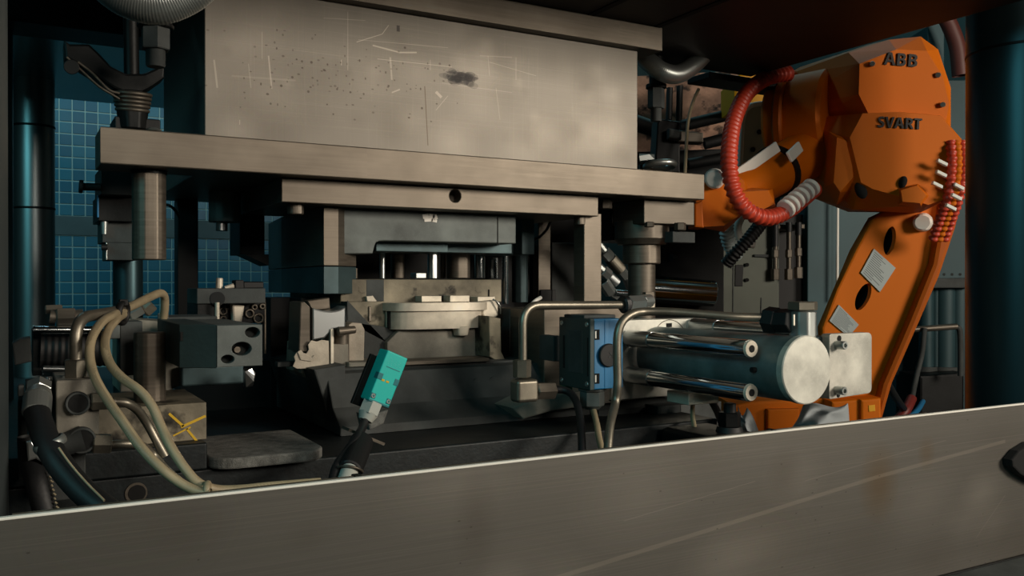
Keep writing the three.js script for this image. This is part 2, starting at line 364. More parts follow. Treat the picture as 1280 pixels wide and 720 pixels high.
// guard panel
{
  const D = .88, y0 = H(-.456), y1 = H(-.2008);
  const tex = canvasTex(2048, 512, (g, w, h) => {
    g.fillStyle = '#65625c'; g.fillRect(0, 0, w, h);
    let s = 5; const r = () => { s = (s * 16807) % 2147483647; return s / 2147483647; };
    for (let i = 0; i < 2600; i++) { g.fillStyle = `rgba(${r() < .5 ? '60,55,50' : '235,228,215'},${.01 + r() * .02})`; g.fillRect(r() * w - 200, r() * h, 200 + r() * 900, 1); }
    for (let i = 0; i < 40; i++) { const x = r() * w, y = r() * h, q = 30 + r() * 120, gr = g.createRadialGradient(x, y, 0, x, y, q); const c = r() < .6 ? '60,50,40' : '225,215,200'; gr.addColorStop(0, `rgba(${c},.10)`); gr.addColorStop(1, `rgba(${c},0)`); g.fillStyle = gr; g.fillRect(x - q, y - q, 2 * q, 2 * q); }
    const blot = (x, y, a, b, c) => { g.save(); g.translate(x, y); g.scale(a, b); const gr = g.createRadialGradient(0, 0, .2, 0, 0, 1); gr.addColorStop(0, c); gr.addColorStop(1, c.replace(/[\d.]+\)$/, '0)')); g.fillStyle = gr; g.beginPath(); g.arc(0, 0, 1, 0, 7); g.fill(); g.restore(); };
    blot(1500, 190, 60, 130, 'rgba(96,70,40,.38)'); blot(1640, 120, 30, 60, 'rgba(96,70,40,.25)'); blot(1250, 120, 50, 80, 'rgba(70,62,55,.22)'); blot(640, 130, 40, 130, 'rgba(70,62,55,.2)'); blot(250, 60, 60, 60, 'rgba(70,62,55,.15)');
    g.strokeStyle = 'rgba(165,155,140,.28)'; g.lineWidth = 11; g.beginPath(); g.moveTo(520, 330); g.lineTo(1500, 170); g.lineTo(1900, 120); g.stroke();
    g.strokeStyle = 'rgba(170,162,150,.3)'; g.lineWidth = 1.5; g.beginPath(); g.moveTo(900, 180); g.lineTo(1180, 130); g.moveTo(1300, 150); g.lineTo(1700, 90); g.moveTo(1800, 420); g.lineTo(1900, 300); g.stroke();
    for (let i = 0; i < 60; i++) { g.fillStyle = 'rgba(40,34,30,.5)'; g.fillRect(r() * w, r() * h, 2 + r() * 3, 2); }
  });
  const t = thing('guard_panel', 'long brushed stainless guard panel across the foreground', 'guard panel', V(.7, y0, -D));
  const g = prep(bx(-.4, 1.56, y0, y1 - .0006, -D - .004, -D, .0008)); const p = g.attributes.position, uv = g.attributes.uv;
  for (let i = 0; i < p.count; i++) uv.setXY(i, (p.getX(i) + .05) / 1.6, (p.getY(i) - y0) / (y1 - y0));
  const mat = std(0xffffff, .45, .65, { map: tex }); part(t, 'sheet', g, mat);
  part(t, 'rim', bx(-.4, 1.56, y1 - .0028, y1, -D - .0052, -D + .0008, .0008), M.white, 'folded top edge coloured white for its highlight');  // white colour stands in for the highlight along this edge
  part(t, 'bottom_frame', bx(-.4, 1.56, H(-.4585), y0, -D - .02, -D + .004, .002), M.blackSteel);
  const c = at(1268, 580, .875);
  solo('rubber_stop', prismXY(pix([[1253, 573], [1262, 562], [1278, 552], [1298, 548], [1298, 606], [1280, 600], [1264, 591], [1254, 581]], .8795), .862, .0178, .003), M.hole, 'black rubber stop on the guard panel at the right edge of the photo', 'rubber stop');
}
// ------------------------------------------------------------------ upper tool
{
  const D = 1.52, a = at(256, 60, D), b = at(797, 208, D), x0 = a.x, x1 = b.x, y0 = H(.243), y1 = H(.497);
  const face = canvasTex(2048, 640, (g, w, h) => {
    let s = 9; const r = () => { s = (s * 16807) % 2147483647; return s / 2147483647; };
    g.fillStyle = '#706b63'; g.fillRect(0, 0, w, h);
    for (let i = 0; i < 900; i++) { g.fillStyle = `rgba(${r() < .5 ? '50,46,42' : '225,215,200'},${.015 + r() * .03})`; const v = r() < .5; g.fillRect(r() * w - 100, r() * h - 60, v ? 1 + r() * 2 : 120 + r() * 500, v ? 60 + r() * 260 : 1 + r() * 2); }
    for (let i = 0; i < 90; i++) { const x = r() * w, y = r() * h, q = 30 + r() * 130, gr = g.createRadialGradient(x, y, 0, x, y, q), c = r() < .55 ? '55,48,42' : '215,205,190'; gr.addColorStop(0, `rgba(${c},.09)`); gr.addColorStop(1, `rgba(${c},0)`); g.fillStyle = gr; g.fillRect(x - q, y - q, 2 * q, 2 * q); }
    for (let i = 0; i < 130; i++) { g.fillStyle = `rgba(45,36,28,${.2 + r() * .35})`; g.beginPath(); g.ellipse(500 + (r() + r() - 1) * 620, 330 + (r() + r() - 1) * 190, 2 + r() * 4, 2 + r() * 4, 0, 0, 7); g.fill(); }
    const X = (px) => ((at(px, 100, D).x - x0) / (x1 - x0)) * w, Y = (px, py) => (1 - (at(px, py, D).y - y0) / (y1 - y0)) * h;
    const ln = (p, lw, al) => { g.strokeStyle = `rgba(214,205,190,${al * .7})`; g.lineWidth = lw * .75; g.beginPath(); p.forEach(([x, y], i) => g[i ? 'lineTo' : 'moveTo'](X(x), Y(x, y))); g.stroke(); };
    ln([[446, 53], [478, 43], [486, 32]], 4, .6); ln([[466, 57], [500, 66], [521, 66]], 9, .5); ln([[448, 50], [560, 60]], 3, .4); ln([[472, 74], [565, 84]], 3, .5); ln([[405, 23], [457, 26]], 3, .4);
    ln([[268, 75], [272, 110]], 9, .35); ln([[336, 70], [340, 111]], 7, .45); ln([[311, 80], [314, 110]], 4, .3); ln([[328, 40], [328, 74]], 4, .3); ln([[435, 15], [435, 88]], 4, .35); ln([[488, 72], [490, 100]], 10, .35); ln([[290, 95], [370, 101]], 10, .15);
    ln([[427, 75], [427, 82]], 4, .5); ln([[538, 75], [538, 88]], 4, .3); ln([[300, 150], [300, 156]], 3, .6); ln([[545, 138], [560, 120]], 3, .4); ln([[600, 70], [640, 72]], 6, .25); ln([[612, 78], [670, 95]], 4, .3); ln([[620, 110], [625, 150]], 3, .3); ln([[500, 112], [490, 116]], 8, .4); ln([[545, 115], [552, 122]], 18, .4);
    ln([[610, 70], [612, 95]], 5, .25); ln([[645, 72], [645, 100]], 5, .25); ln([[552, 104], [640, 116]], 3, .25);
    g.strokeStyle = 'rgba(60,45,30,.5)'; g.lineWidth = 4; g.beginPath(); g.moveTo(X(531), Y(531, 108)); g.lineTo(X(535), Y(535, 182)); g.stroke();
    for (let i = 0; i < 70; i++) { g.fillStyle = `rgba(22,20,20,${.12 + r() * .2})`; g.beginPath(); g.ellipse(X(574 + (r() + r() - 1) * 24), Y(574, 98 + (r() + r() - 1) * 8), 10 + r() * 16, 6 + r() * 12, 0, 0, 7); g.fill(); }
    g.fillStyle = 'rgba(25,22,22,.5)'; g.fillRect(X(496), Y(496, 32), 14, 28);
  });
  const t = thing('die_block', 'large scratched steel block above the upper plate with a dark stamped smudge', 'die block', V((x0 + x1) / 2, y0, -1.75));
  const g = prep(bx(x0, x1, y0, y1, -1.97, -D, .002)), p = g.attributes.position, uv = g.attributes.uv;
  for (let i = 0; i < p.count; i++) uv.setXY(i, (p.getX(i) - x0) / (x1 - x0), (p.getY(i) - y0) / (y1 - y0));
  part(t, 'body', g, std(0xffffff, .5, .6, { map: face }));
  const f0 = at(240, 0, 1.5).x, f1 = at(827, 39, 1.5).x;
  solo('clamping_plate', bx(f0, f1, y1 + .0005, H(.5475), -1.97, -1.497, .002), M.steel, 'long steel clamping plate across the top above the scratched block', 'steel plate');
}
{
  const x0 = at(126, 163, 1.5).x, x1 = at(880, 218, 1.5).x, y0 = H(.1855), y1 = H(.2425);
  const t = thing('upper_plate', 'wide thick steel plate under the scratched block, longest of the plates', 'steel plate', V(.7, y0, -1.7));
  part(t, 'plate_body', prismXZ([[x0, 1.5], [x1, 1.5], [x1, 2.1], [.27, 2.1], [.27, 1.6], [x0, 1.6]], y0, y1, .002), M.steel);
  const s = at(192, 162, 1.53); part(t, 'screw', capScrew(V(s.x, y1, -1.53), V(0, 1, 0), .012, .004), M.zinc);
}
{
  const a = at(352, 222, 1.54), b = at(748, 245, 1.54), y0 = H(.1425), y1 = H(.185);
  const t = thing('backing_plate', 'narrower steel plate with a round hole, bolted under the wide plate', 'steel plate', V(.75, y0, -1.7));
  const c = at(569, 245, 1.54);
  const outline = [[a.x, y0], [b.x, y0], [b.x, y1], [a.x, y1]];
  part(t, 'plate_body', [prismXY(outline, 1.54, .03, .0015, [[c.x, c.y, .0122]]), bx(a.x + .0005, b.x - .0005, y0, y1, -1.872, -1.569, .0015)], M.steel);
  part(t, 'slot', fb(676, 700, 237.5, 242.5, 1.5395, .002, 0), M.hole);
  for (const px of [757]) { const q = at(px, 255, 1.58); part(t, 'screw', hex(V(q.x, H(.163), q.z), V(q.x, H(.185), q.z), .014), M.steelDark); }
  const q = at(369.5, 256, 1.575); part(t, 'dowel', cyl(V(q.x, H(.124), q.z), V(q.x, y0, q.z), .0145, .0145, 24, false, .0015), M.steelDark);
  const w = at(725, 267, 1.57); part(t, 'dowel', cyl(V(w.x, H(.125), w.z), V(w.x, y0, w.z), .012, .012, 24, false, .0015), M.steelDark);
}
{
  // two stacked guide blocks at the left, chamfered towards the rear
  const x = at(405, 258, 1.585).x, x1 = at(423, 258, 1.585).x, D1 = 1.88, plan = [[x, 1.585], [x1, 1.585], [x1 + .05, 1.63], [x1 + .05, 2.1], [x + .028, 2.1], [x, D1]];
  const ya = H(.142), yb = at(405, 332.5, 1.585).y, yc = at(405, 367.5, 1.585).y;
  solo('guide_block', prismXZ(plan, yb + .0006, ya, .0012), M.steel, 'taller upper of the two dark stacked blocks left of the grey insert', 'guide block');
  solo('guide_block', prismXZ(plan, yc, yb - .0006, .0012), M.teal, 'shorter lower of the two dark stacked blocks left of the grey insert', 'guide block');
}
{
  const D = 1.6, t0 = at(425, 262, D), pts = pix([[425.5, 258], [645, 270], [645, 304.5], [622, 304]], D);
  const notch = pix([[480, 301], [474, 301.5], [470.5, 303], [468.5, 307], [466, 317], [425.5, 317.5]], D);
  const t = thing('upper_insert', 'smooth grey die insert with a stepped underside and a small paper tag', 'die insert', V(.7, H(.05), -1.75));
  const yt = H(.142); const P = [[pts[0][0], yt], [pts[1][0], yt], pts[2], ...[pts[3]], ...notch];
  part(t, 'insert_body', prismXY(P, D, .16, .002), M.grey);
  const sx = at(622, 290, D).x; part(t, 'seam', bx(sx - .001, sx + .001, H(.08), H(.138), -1.6005, -1.5992, 0), M.hole);
  part(t, 'inner_step', [fb(470, 640, 290, 314, 1.67, .1), fb(470, 560, 300, 314, 1.64, .1)], M.teal);
  part(t, 'side_block', fb(652.5, 668, 270, 318, 1.7, .12), M.teal);
  part(t, 'side_block', fb(620, 652, 290, 318, 1.74, .12), M.teal);
  const g = at(538, 273, D), n = [];
  for (const [a, b, w, h, r] of [[-.010, .004, .013, .009, .2], [.003, .005, .012, .008, -.1], [.010, .003, .009, .010, .3], [-.004, -.003, .018, .007, .1], [.008, -.004, .012, .006, -.15]])
    n.push(new THREE.BoxGeometry(w, h, .0006).rotateZ(r).translate(g.x + a, g.y + b, -D + .0004));
  part(t, 'paper_tag', n, M.white, 'torn white paper tag');
}
// pillars and pins in the gap between the dies
{
  const pin = (px, y0, y1, D, w, mat, label, name = 'guide_pin') => { const a = at(px, y1, D), b = at(px, y0, D), r = w / 2 / F * C(px, 355, 1).clone().sub(V(0, Y0, 0)).length() * 0 + w / 2 * (-a.z / Math.cos(Math.atan((px - 640) / F) + YAW) * Math.cos(Math.atan((px - 640) / F))) / F; return solo(name, cyl(V(a.x, a.y, -D), V(b.x, b.y, -D), r, r, 32, false, r * .06), mat, label, 'pin'); };
  const zin = 349;
  pin(443, 335, zin - 1, 1.72, 8, M.steelDark, 'short dark pin leftmost in the gap below the grey insert');
  pin(478, 314, zin - 1, 1.73, 7, M.chromeSoft, 'thin bright pin under the left step of the grey insert');
  pin(497, 318, zin - 1, 1.85, 17, M.steelDark, 'dark stubby pillar second from left in the die gap', 'pillar');
  pin(541, 314, zin - 1, 1.71, 13, M.chromeSoft, 'bright narrow pillar in the middle of the die gap', 'pillar');
  pin(554, 316, zin - 1, 1.8, 7, M.steelDark, 'thin dark pin right of the bright middle pillar');
  pin(573, 315, zin - 1, 1.76, 29, M.steelDark, 'thickest dull pillar in the die gap', 'pillar');
  pin(599, 318, zin - 1, 1.82, 15, M.chrome, 'shiny chromed pillar right of the thick dull pillar', 'pillar');
  pin(617, 322, zin - 1, 1.9, 12, M.chrome, 'shiny chromed pillar next to the rightmost tall rod', 'pillar');
  pin(631.5, 320, 380, 1.86, 8, M.chrome, 'tall bright rod at the right end of the die gap', 'rod');
  pin(650, 318, 378, 1.98, 20, M.teal, 'mottled blueish pillar right of the tall bright rod', 'pillar');
  pin(431, 338, zin - 1, 1.68, 4, M.chromeSoft, 'tiny bright stub at the far left of the die gap');
  solo('locating_block', fb(520, 533, 341, 348, 1.70, .03), M.zinc, 'small bright block on the lower die between the pins', 'block');
}
// guide bush at the left and what hangs behind it
{
  const D = 1.56, a = at(186.5, 214, D), b = at(186.5, 325, D), r = .0262;
  const t = thing('guide_bush', 'grey vertical cylinder hanging under the left end of the wide plate', 'guide bush', V(a.x, b.y, -D));
  part(t, 'sleeve', cyl(b, V(a.x, H(.1855), -D), r, r, 40, false, .0015), M.steel);
  part(t, 'neck_ring', cyl(V(a.x, H(.1795), -D), V(a.x, H(.185), -D), r + .002, r + .002, 40), M.blackSteel);
  const q = at(160, 326, 1.86), w = at(160, 374, 1.86);
  solo('guide_rod', cyl(V(q.x, H(-.247), q.z), V(q.x, H(.06), q.z), .027, .027, 32), M.column, 'dark glossy rod behind the hanging grey cylinder at left', 'rod');
}
{
  const t = thing('clamp_bracket', 'dark stepped bracket with small chrome bits under the left end of the wide plate', 'bracket', at(145, 325, 1.75));
  part(t, 'step', fb(126, 172, 209, 243, 1.68, .12), M.blackSteel);
  part(t, 'step', fb(123, 172, 244, 276, 1.72, .12), M.blackSteel);
  part(t, 'step', fb(128, 170, 276, 303, 1.74, .1), M.castDark);
  part(t, 'step', fb(134, 172, 303, 325, 1.74, .1), M.castDark);
  const s = at(130.5, 280, 1.73); part(t, 'stud', cyl(V(s.x, s.y - .018, s.z), V(s.x, s.y + .006, s.z), .005, .006, 16), M.zinc);
  part(t, 'edge_strip', fb(121.5, 124, 244, 272, 1.715, .004), M.blue, 'blueish strip painted as the lit left edge');  // blue strip stands in for light along the left edge
  part(t, 'edge_strip', fb(132, 134.5, 303, 325, 1.735, .004), M.zinc);  // zinc strip likewise painted in for a lit left edge
  const k = at(127, 309, 1.73), k2 = at(134, 309, 1.73); part(t, 'knob', cyl(k, k2, .0055, .0055, 12), M.black);
  const h = at(99, 233, 1.68), h2 = at(104, 233.5, 1.68), h3 = at(126, 234, 1.68);
  part(t, 'thumb_screw', [cyl(h, h2, .0115, .0115, 18, false, .001), cyl(h2, h3, .0065, .0065, 14)], M.black, 'black thumb screw');
}
// dark square post, small bush and side block under the plate
solo('square_post', bx(at(222, 300, 2.05).x, at(248, 300, 2.05).x, H(-.247), H(.1855), -2.095, -2.05, .002), M.blackSteel, 'black square upright post in front of the blue tiles', 'post');
{
  const c = at(281, 265, 1.85), t = thing('ejector_bush', 'small grey bush with a bright pin end under the plate, before the tiles', 'bush', V(c.x, H(.11), c.z));
  part(t, 'collar', cyl(V(c.x, at(281, 278, 1.85).y, c.z), V(c.x, H(.1855), c.z), .031, .031, 28, false, .001), M.grey);
  part(t, 'pin', cyl(V(c.x - .006, at(281, 289, 1.85).y, c.z), V(c.x - .006, at(281, 277, 1.85).y, c.z), .0115, .0115, 18, false, .001), M.chromeSoft);
}
solo('spacer_block', [fb(300, 331, 250, 318, 1.9, .1), prismXY(pix([[306, 318], [336, 318], [336, 332]], 1.9), 1.9, .08, 0)], M.blackSteel, 'black wedge-bottomed spacer left of the stacked guide blocks', 'spacer');
solo('cable', tube([at(203, 256, 1.95), at(212, 257, 1.93), at(220, 264, 1.95), at(224, 272, 2.0)], .003, 30, 8), M.rubber, 'short thin black wire under the plate before the tiles', 'cable');

// hoses and clamps near the ram
{
  const arc = (pts, r, mat, label) => solo('braided_hose', corrugated(pts, r, .00012, .003, 24), mat, label, 'hose');
  arc([at(116, -44, 1.28), at(136, -20, 1.26), at(164, -1, 1.25), at(200, 6, 1.24), at(236, -8, 1.23), at(258, -28, 1.22), at(271, -48, 1.2)], .026, M.zinc, 'braided steel hose arc cut off by the top left corner');
  arc([at(798, 66, 1.70), at(811, 78, 1.67), at(828, 90, 1.65), at(846, 93, 1.65), at(864, 83, 1.66), at(882, 66, 1.68)], .0225, M.zinc, 'braided steel hose arc right of the scratched block under the ram');
  const clampSet = (label, px, D, pts, s = 1) => {
    const t = thing('clamp_bolt', label, 'clamp bolt', at(px, pts[3], D));
    const y = (py) => at(px, py, D), r = s;
    part(t, 'washer', cyl(y(pts[0] + 5), y(pts[0]), .026 * r, .026 * r, 28, false, .001), M.blackSteel);
    part(t, 'nut', hex(y(pts[1]), y(pts[0] + 5), .0215 * r), M.castDark);
    part(t, 'threaded_end', Array.from({ length: 7 }, (_, k) => cyl(y(pts[1] + (pts[2] - pts[1]) * (k + 1) / 7), y(pts[1] + (pts[2] - pts[1]) * k / 7), .0125 * r, .0145 * r, 18)), M.castDark);
    part(t, 'stem', cyl(y(pts[0]), V(y(pts[0]).x, H(.548), y(pts[0]).z), .018 * r, .018 * r, 24), M.blackSteel);
  };
  clampSet('dark hexagonal clamp bolt hanging below the top left hose arc', 195, 1.42, [31, 63, 84, 12]);
  clampSet('dark hexagonal clamp bolt hanging below the right hose arc', 820, 1.70, [106, 136, 152, 70], .95);
}
{
  // forked toggle arm at the upper left
  const D = 1.5, t = thing('toggle_clamp', 'dark forked clamp arm with a central stud above the left end of the wide plate', 'clamp', at(165, 163, D));
  const q = (x, y, d = 0) => at(x, y, D + d);
  const up = [[88, 55], [112, 55], [124, 66], [140, 83], [158, 92], [180, 92], [196, 85], [206, 80], [206, 97], [192, 107], [176, 116], [160, 118], [142, 110], [118, 94], [96, 80], [82, 72], [81, 50]];
  part(t, 'arm', prismXY(pix(up, D), D, .05, .004), M.blackSteel);
  part(t, 'rib', [tube([q(98, 78, -.004), q(116, 92, -.004), q(136, 112, -.004), q(150, 117, -.004)], .0022, 24, 8), tube([q(84, 72, -.004), q(104, 90, -.004), q(124, 108, -.004), q(140, 118, -.004), q(150, 124, -.004)], .002, 24, 8)], M.steelDark, 'lighter edge ribs');
  part(t, 'pivot', cyl(q(90, 84, .04), q(90, 84, -.01), .011, .011, 20, false, .001), M.black);
  part(t, 'stud', [cyl(q(166, 150, .02), q(164, 20, .02), .0115, .0115, 20)], M.blackSteel);
  part(t, 'collar', [cyl(V(q(166, 152, .02).x, H(.2435), -D - .02), q(166, 116, .02), .021, .026, 24, false, .002)], M.blackSteel);
  part(t, 'spring', Array.from({ length: 5 }, (_, k) => { const c = q(166, 118 + k * 5, .02); return new THREE.TorusGeometry(.027 - k * .001, .003, 8, 28).rotateX(Math.PI / 2 + .12).translate(c.x, c.y, c.z); }), M.steelDark, 'coil spring');
  const b0 = at(143, 147, D + .02), b1 = at(200, 152, D + .02);
  part(t, 'foot_plate', bx(b0.x, b1.x, H(.2426), H(.262), -1.59, -1.51, .002), M.blackSteel);
  const w = at(191, 161, 1.52); part(t, 'dome_screw', cyl(V(w.x, H(.2426), -1.508), V(w.x, H(.2475), -1.508), .0125, .009, 20, false, .002), M.zinc);
}
// ------------------------------------------------------------------ lower die
{
  const t = thing('lower_die', 'worn stained lower die with a rounded cup, tabs and sloping front under the grey insert', 'die', V(.7, H(-.246), -1.7));
  const D = 1.62;
  // stepped foot, profile seen from the side
  const foot = (x0, x1) => prismDY([[1.385, H(-.246)], [1.385, H(-.232)], [1.425, H(-.2055)], [1.455, H(-.1525)], [1.475, H(-.149)], [1.475, H(-.1455)], [2.2, H(-.1455)], [2.2, H(-.246)]], x0, x1, .002);
  part(t, 'foot', foot(.462, .95), M.castDark);
  part(t, 'foot_side', prismXY(pix([[392, 462], [432, 456], [432, 528], [414, 545], [404, 500]], 1.45), 1.45, .3, .003), M.castDark);
  part(t, 'ledge', fb(486, 612, 453, 458, 1.462, .06), M.steelDark, 'thin lighter ledge');
  part(t, 'sloping_face', prismXY(pix([[499, 413], [609, 411], [611, 453], [484, 456], [484, 428]], 1.57), 1.57, .2, .002), M.cast);
  const hc = [at(597, 480, 1.44), at(618, 478, 1.44)];
  for (const c of hc) part(t, 'hole', cyl(V(c.x, c.y, -1.47), V(c.x, c.y, -1.4405), .0105, .0105, 20), M.castDark);
  part(t, 'right_pillar', [prismXY(pix([[611, 395], [626, 398], [627, 440], [638, 462], [612, 446]], 1.51), 1.51, .2, .002)], M.stained);
  part(t, 'top_block', fb(425.5, 627, 348.8, 380, D, .35, .002), M.stained);
  part(t, 'recess', fb(458, 480, 349.5, 384, 1.6195, .004, .001), M.castDark, 'dark vertical strip standing in for a shaded recess');  // dark strip laid on the face as the shadow of a recess
  part(t, 'slit', fb(610.5, 612, 362, 371, 1.6185, .004, 0), M.hole);
  part(t, 'left_cheek', [fb(435, 482, 377, 411, 1.6, .2)], M.stained);
  part(t, 'cheek_ridge', [fb(461, 464.5, 383, 402, 1.597, .01)], M.steel);
  part(t, 'wedge', prismXY(pix([[458, 370.5], [466, 369.5], [472, 377.5], [459, 377.5]], 1.61), 1.61, .02, .001), M.bright, 'pale wedge');
  // cup: shallow half round rim, bowl and nub
  const half = (cx, dc, ax, az, y0, y1, ax2 = ax, az2 = az, n = 32) => {
    const mk = (a, b, y) => Array.from({ length: n + 1 }, (_, i) => { const th = i / n * Math.PI; const e = (v) => Math.sign(v) * Math.pow(Math.abs(v), .55); return V(cx - e(Math.cos(th)) * a, y, -dc + Math.pow(Math.sin(th), .6) * b); });
    const lo = mk(ax2, az2, y0), hi = mk(ax, az, y1), pos = [];
    const tri = (a, b, c) => pos.push(a.x, a.y, a.z, b.x, b.y, b.z, c.x, c.y, c.z);
    for (let i = 0; i < n; i++) { tri(lo[i], lo[i + 1], hi[i + 1]); tri(lo[i], hi[i + 1], hi[i]); tri(V(cx, y1, -dc), hi[i], hi[i + 1]); tri(V(cx, y0, -dc), lo[i + 1], lo[i]); }
    tri(lo[n], lo[0], hi[0]); tri(lo[n], hi[0], hi[n]);
    const g = new THREE.BufferGeometry(); g.setAttribute('position', new THREE.Float32BufferAttribute(pos, 3)); g.computeVertexNormals();
    return toCreasedNormals(g, .5);
  };
  const l = at(482, 384, 1.585), rr = at(606, 384, 1.585), cx = (l.x + rr.x) / 2, ax = (rr.x - l.x) / 2;
  const yr1 = at(545, 378.5, 1.54).y, yr0 = at(545, 388.5, 1.54).y, yc0 = at(545, 411.5, 1.54).y;
  part(t, 'rim', half(cx, 1.61, ax, .075, yr0, yr1), M.bright, 'pale flat rim');
  part(t, 'bowl', half(cx - .002, 1.61, ax * .93, .068, yc0, yr0 - .0004, ax * .93, .064), M.bright, 'pale rounded bowl');
  part(t, 'bowl_seam', fb(486, 488.5, 389, 411, 1.578, .01, .001), M.hole);
  const nb = at(580.5, 406, 1.545); part(t, 'nub', cyl(V(nb.x, at(580, 419.5, 1.545).y, -1.56), V(nb.x, yc0 + .004, -1.56), .0142, .0172, 24, false, .001), M.bright);
  for (const [p0, p1, ya] of [[527, 552, 370], [562.5, 587, 369.5], [597, 619, 371]]) part(t, 'tab', fb(p0, p1, ya, 377.5, 1.59, .06, .001), M.bright);
  part(t, 'tab', fb(527, 552, 370, 372, 1.65, .03, .001), M.stained);
  part(t, 'ear', prismXY(pix([[603, 377], [619, 375], [623, 382], [623, 394], [617, 399], [606, 399], [603, 393]], 1.565), 1.565, .05, .003), M.bright, 'rounded pale ear');
  part(t, 'wire', tube([at(616, 374, 1.56), at(622, 378, 1.555), at(625.5, 384, 1.555), at(626, 392, 1.56)], .0016, 24, 8), M.chromeSoft);
  part(t, 'left_plate', prismXY(pix([[436, 406], [440, 403.5], [452, 404], [456, 412], [455, 452], [435.5, 452.5]], 1.54), 1.54, .06, .002), M.flake, 'pale flaky upright plate');
  part(t, 'left_wall', [prismXY(pix([[434, 377], [436, 460], [484, 456], [484, 428], [499, 412], [434, 400]], 1.585), 1.585, .15, .002)], M.castDark);
  part(t, 'left_base', prismXY(pix([[436, 453], [484, 452], [484, 470], [436, 474]], 1.50), 1.50, .1, .003), M.cast);
}
{
  // half bush carrier in front of the die's left corner
  const D = 1.5, t = thing('half_bush', 'bright saddle-shaped half bush with torn pale tape, left of the lower die', 'half bush', V(at(405, 480, D).x, at(405, 500, D).y, -D - .04));
  const sad = []; for (let k = 0; k <= 14; k++) { const a = k / 14; sad.push([390.5 + 42 * a, 384.5 + 4.2 * Math.sin(Math.PI * Math.min(1, a * .95 + .02)) + (a > .8 ? -(a - .8) * 12 : 0)]); }
  const arch = []; for (let k = 0; k <= 10; k++) { const a = k / 10; arch.push([432 - 26 * a, 411 - 2 * Math.sin(a * Math.PI) + 12 * a * a]); }
  part(t, 'saddle', prismXY(pix([...sad, ...arch, [390.5, 426]], D), D, .05, .003), M.chromeSoft, 'smooth concave saddle');
  part(t, 'side_lip', [prismXY(pix([[376, 378], [381, 377], [388.5, 384], [388.5, 441], [374, 440]], D), D + .003, .07, .002)], M.steelDark);
  part(t, 'back_wall', prismXY(pix([[384, 376], [412, 372], [413, 387], [390, 388]], 1.56), 1.56, .03, .002), M.steel);
  part(t, 'edge_plate', fb(413, 417.5, 411, 462, D - .004, .05), M.bright, 'bright upright edge');
  part(t, 'rod_end', [cyl(at(422, 414.5, D - .01), at(444, 412, D - .01), .0085, .0065, 20, false, .001)], M.steel);
  const p = at(426, 412, 1.53), q = at(426, 468, 1.53); part(t, 'round_post', cyl(q, p, .0145, .0145, 28), M.steelDark);
  part(t, 'carrier_body', prismXY(pix([[378, 430], [436, 430], [437, 500], [420, 541], [406, 508], [390, 480], [376, 466]], 1.515), 1.515, .1, .003), M.cast);
  part(t, 'pad', [fb(403, 415, 462, 472, 1.505, .03, .003)], M.bright);
  const tape = [[366, 458], [369, 451], [367.5, 446], [371, 440], [377, 441], [383, 442], [386, 437], [385, 431], [389, 425.5], [396, 427], [402, 425], [411, 426], [411.5, 459], [404, 461], [392, 462], [380, 461], [371, 461]];
  part(t, 'tape', prismXY(pix(tape, D - .006), D - .006, .003, .0008), M.flake, 'torn pale tape');
  part(t, 'tape', prismXY(pix([[372, 440], [376, 437], [380, 442], [390, 447], [393, 444], [396, 448], [389, 452], [376, 450]], D - .009), D - .009, .003, .0008), M.flake, 'curled tape scrap');
  part(t, 'bracket_tongue', fb(347, 372, 453, 459, 1.52, .02, .001), M.castDark);
}
// black sheets standing in for the dark gap behind the half bush
solo('gap_shade', [fb(338, 378, 372, 540, 1.78, .08), fb(376, 402, 372, 440, 1.7, .1)], M.black, 'black upright sheet standing in for the dark gap left of the bright half bush', 'plate');
solo('thin_rod', cyl(at(331, 442, 1.72), at(331, 374, 1.72), .0028, .0028, 10), M.steel, 'thin vertical rod beside the dark gap left of the half bush', 'rod');

// ------------------------------------------------------------------ lower left
{
  const x1 = at(258, 503, 1.25).x, x0 = at(122, 503, 1.25).x, yt = H(-.160), yb = H(-.2105);
  const t = thing('base_block', 'stained low steel block marked with a yellow chalk cross', 'steel block', V((x0 + x1) / 2, yb, -1.34));
  part(t, 'block_body', bx(x0, x1, yb, yt, -1.425, -1.25, .0015), M.stained);
  const st = (a, b, w) => { const p = at(...a, 1.2495), q = at(...b, 1.2495), d = q.clone().sub(p), L = d.length(); return new THREE.BoxGeometry(L, w, .0006).rotateZ(Math.atan2(d.y, d.x)).translate((p.x + q.x) / 2, (p.y + q.y) / 2, -1.2497); };
  part(t, 'chalk_mark', [st([211, 517], [229, 533], .0032), st([226, 534], [257, 520], .0034), st([233, 536], [247, 553], .003), st([216, 545], [238, 534], .002)], M.yellowPaint, 'yellow chalk cross');
  const p = at(187, 497, 1.30), a = V(p.x, yt, -1.30), b = V(p.x, at(187, 415, 1.3).y, -1.3);
  solo('stop_post', cyl(a, b, .0205, .0205, 40, false, .0012), M.steel, 'plain grey cylinder standing on the low block with the chalk cross', 'post');
}
{
  const t = thing('side_block', 'grey machined block behind the standing grey cylinder, left of the drilled block', 'steel block', V(.22, H(-.160), -1.47));
  part(t, 'block_body', [prismXY(pix([[150, 398], [225, 403], [225, 482], [208, 490], [150, 490]], 1.44), 1.44, .12, .002)], M.cast);
  part(t, 'top_pad', [fb(208, 272, 396, 404, 1.5, .1, .003)], M.castDark);
  part(t, 'screw', [capScrew(at(204, 398, 1.47), V(0, 1, 0), .008, .008)], M.zinc);
}
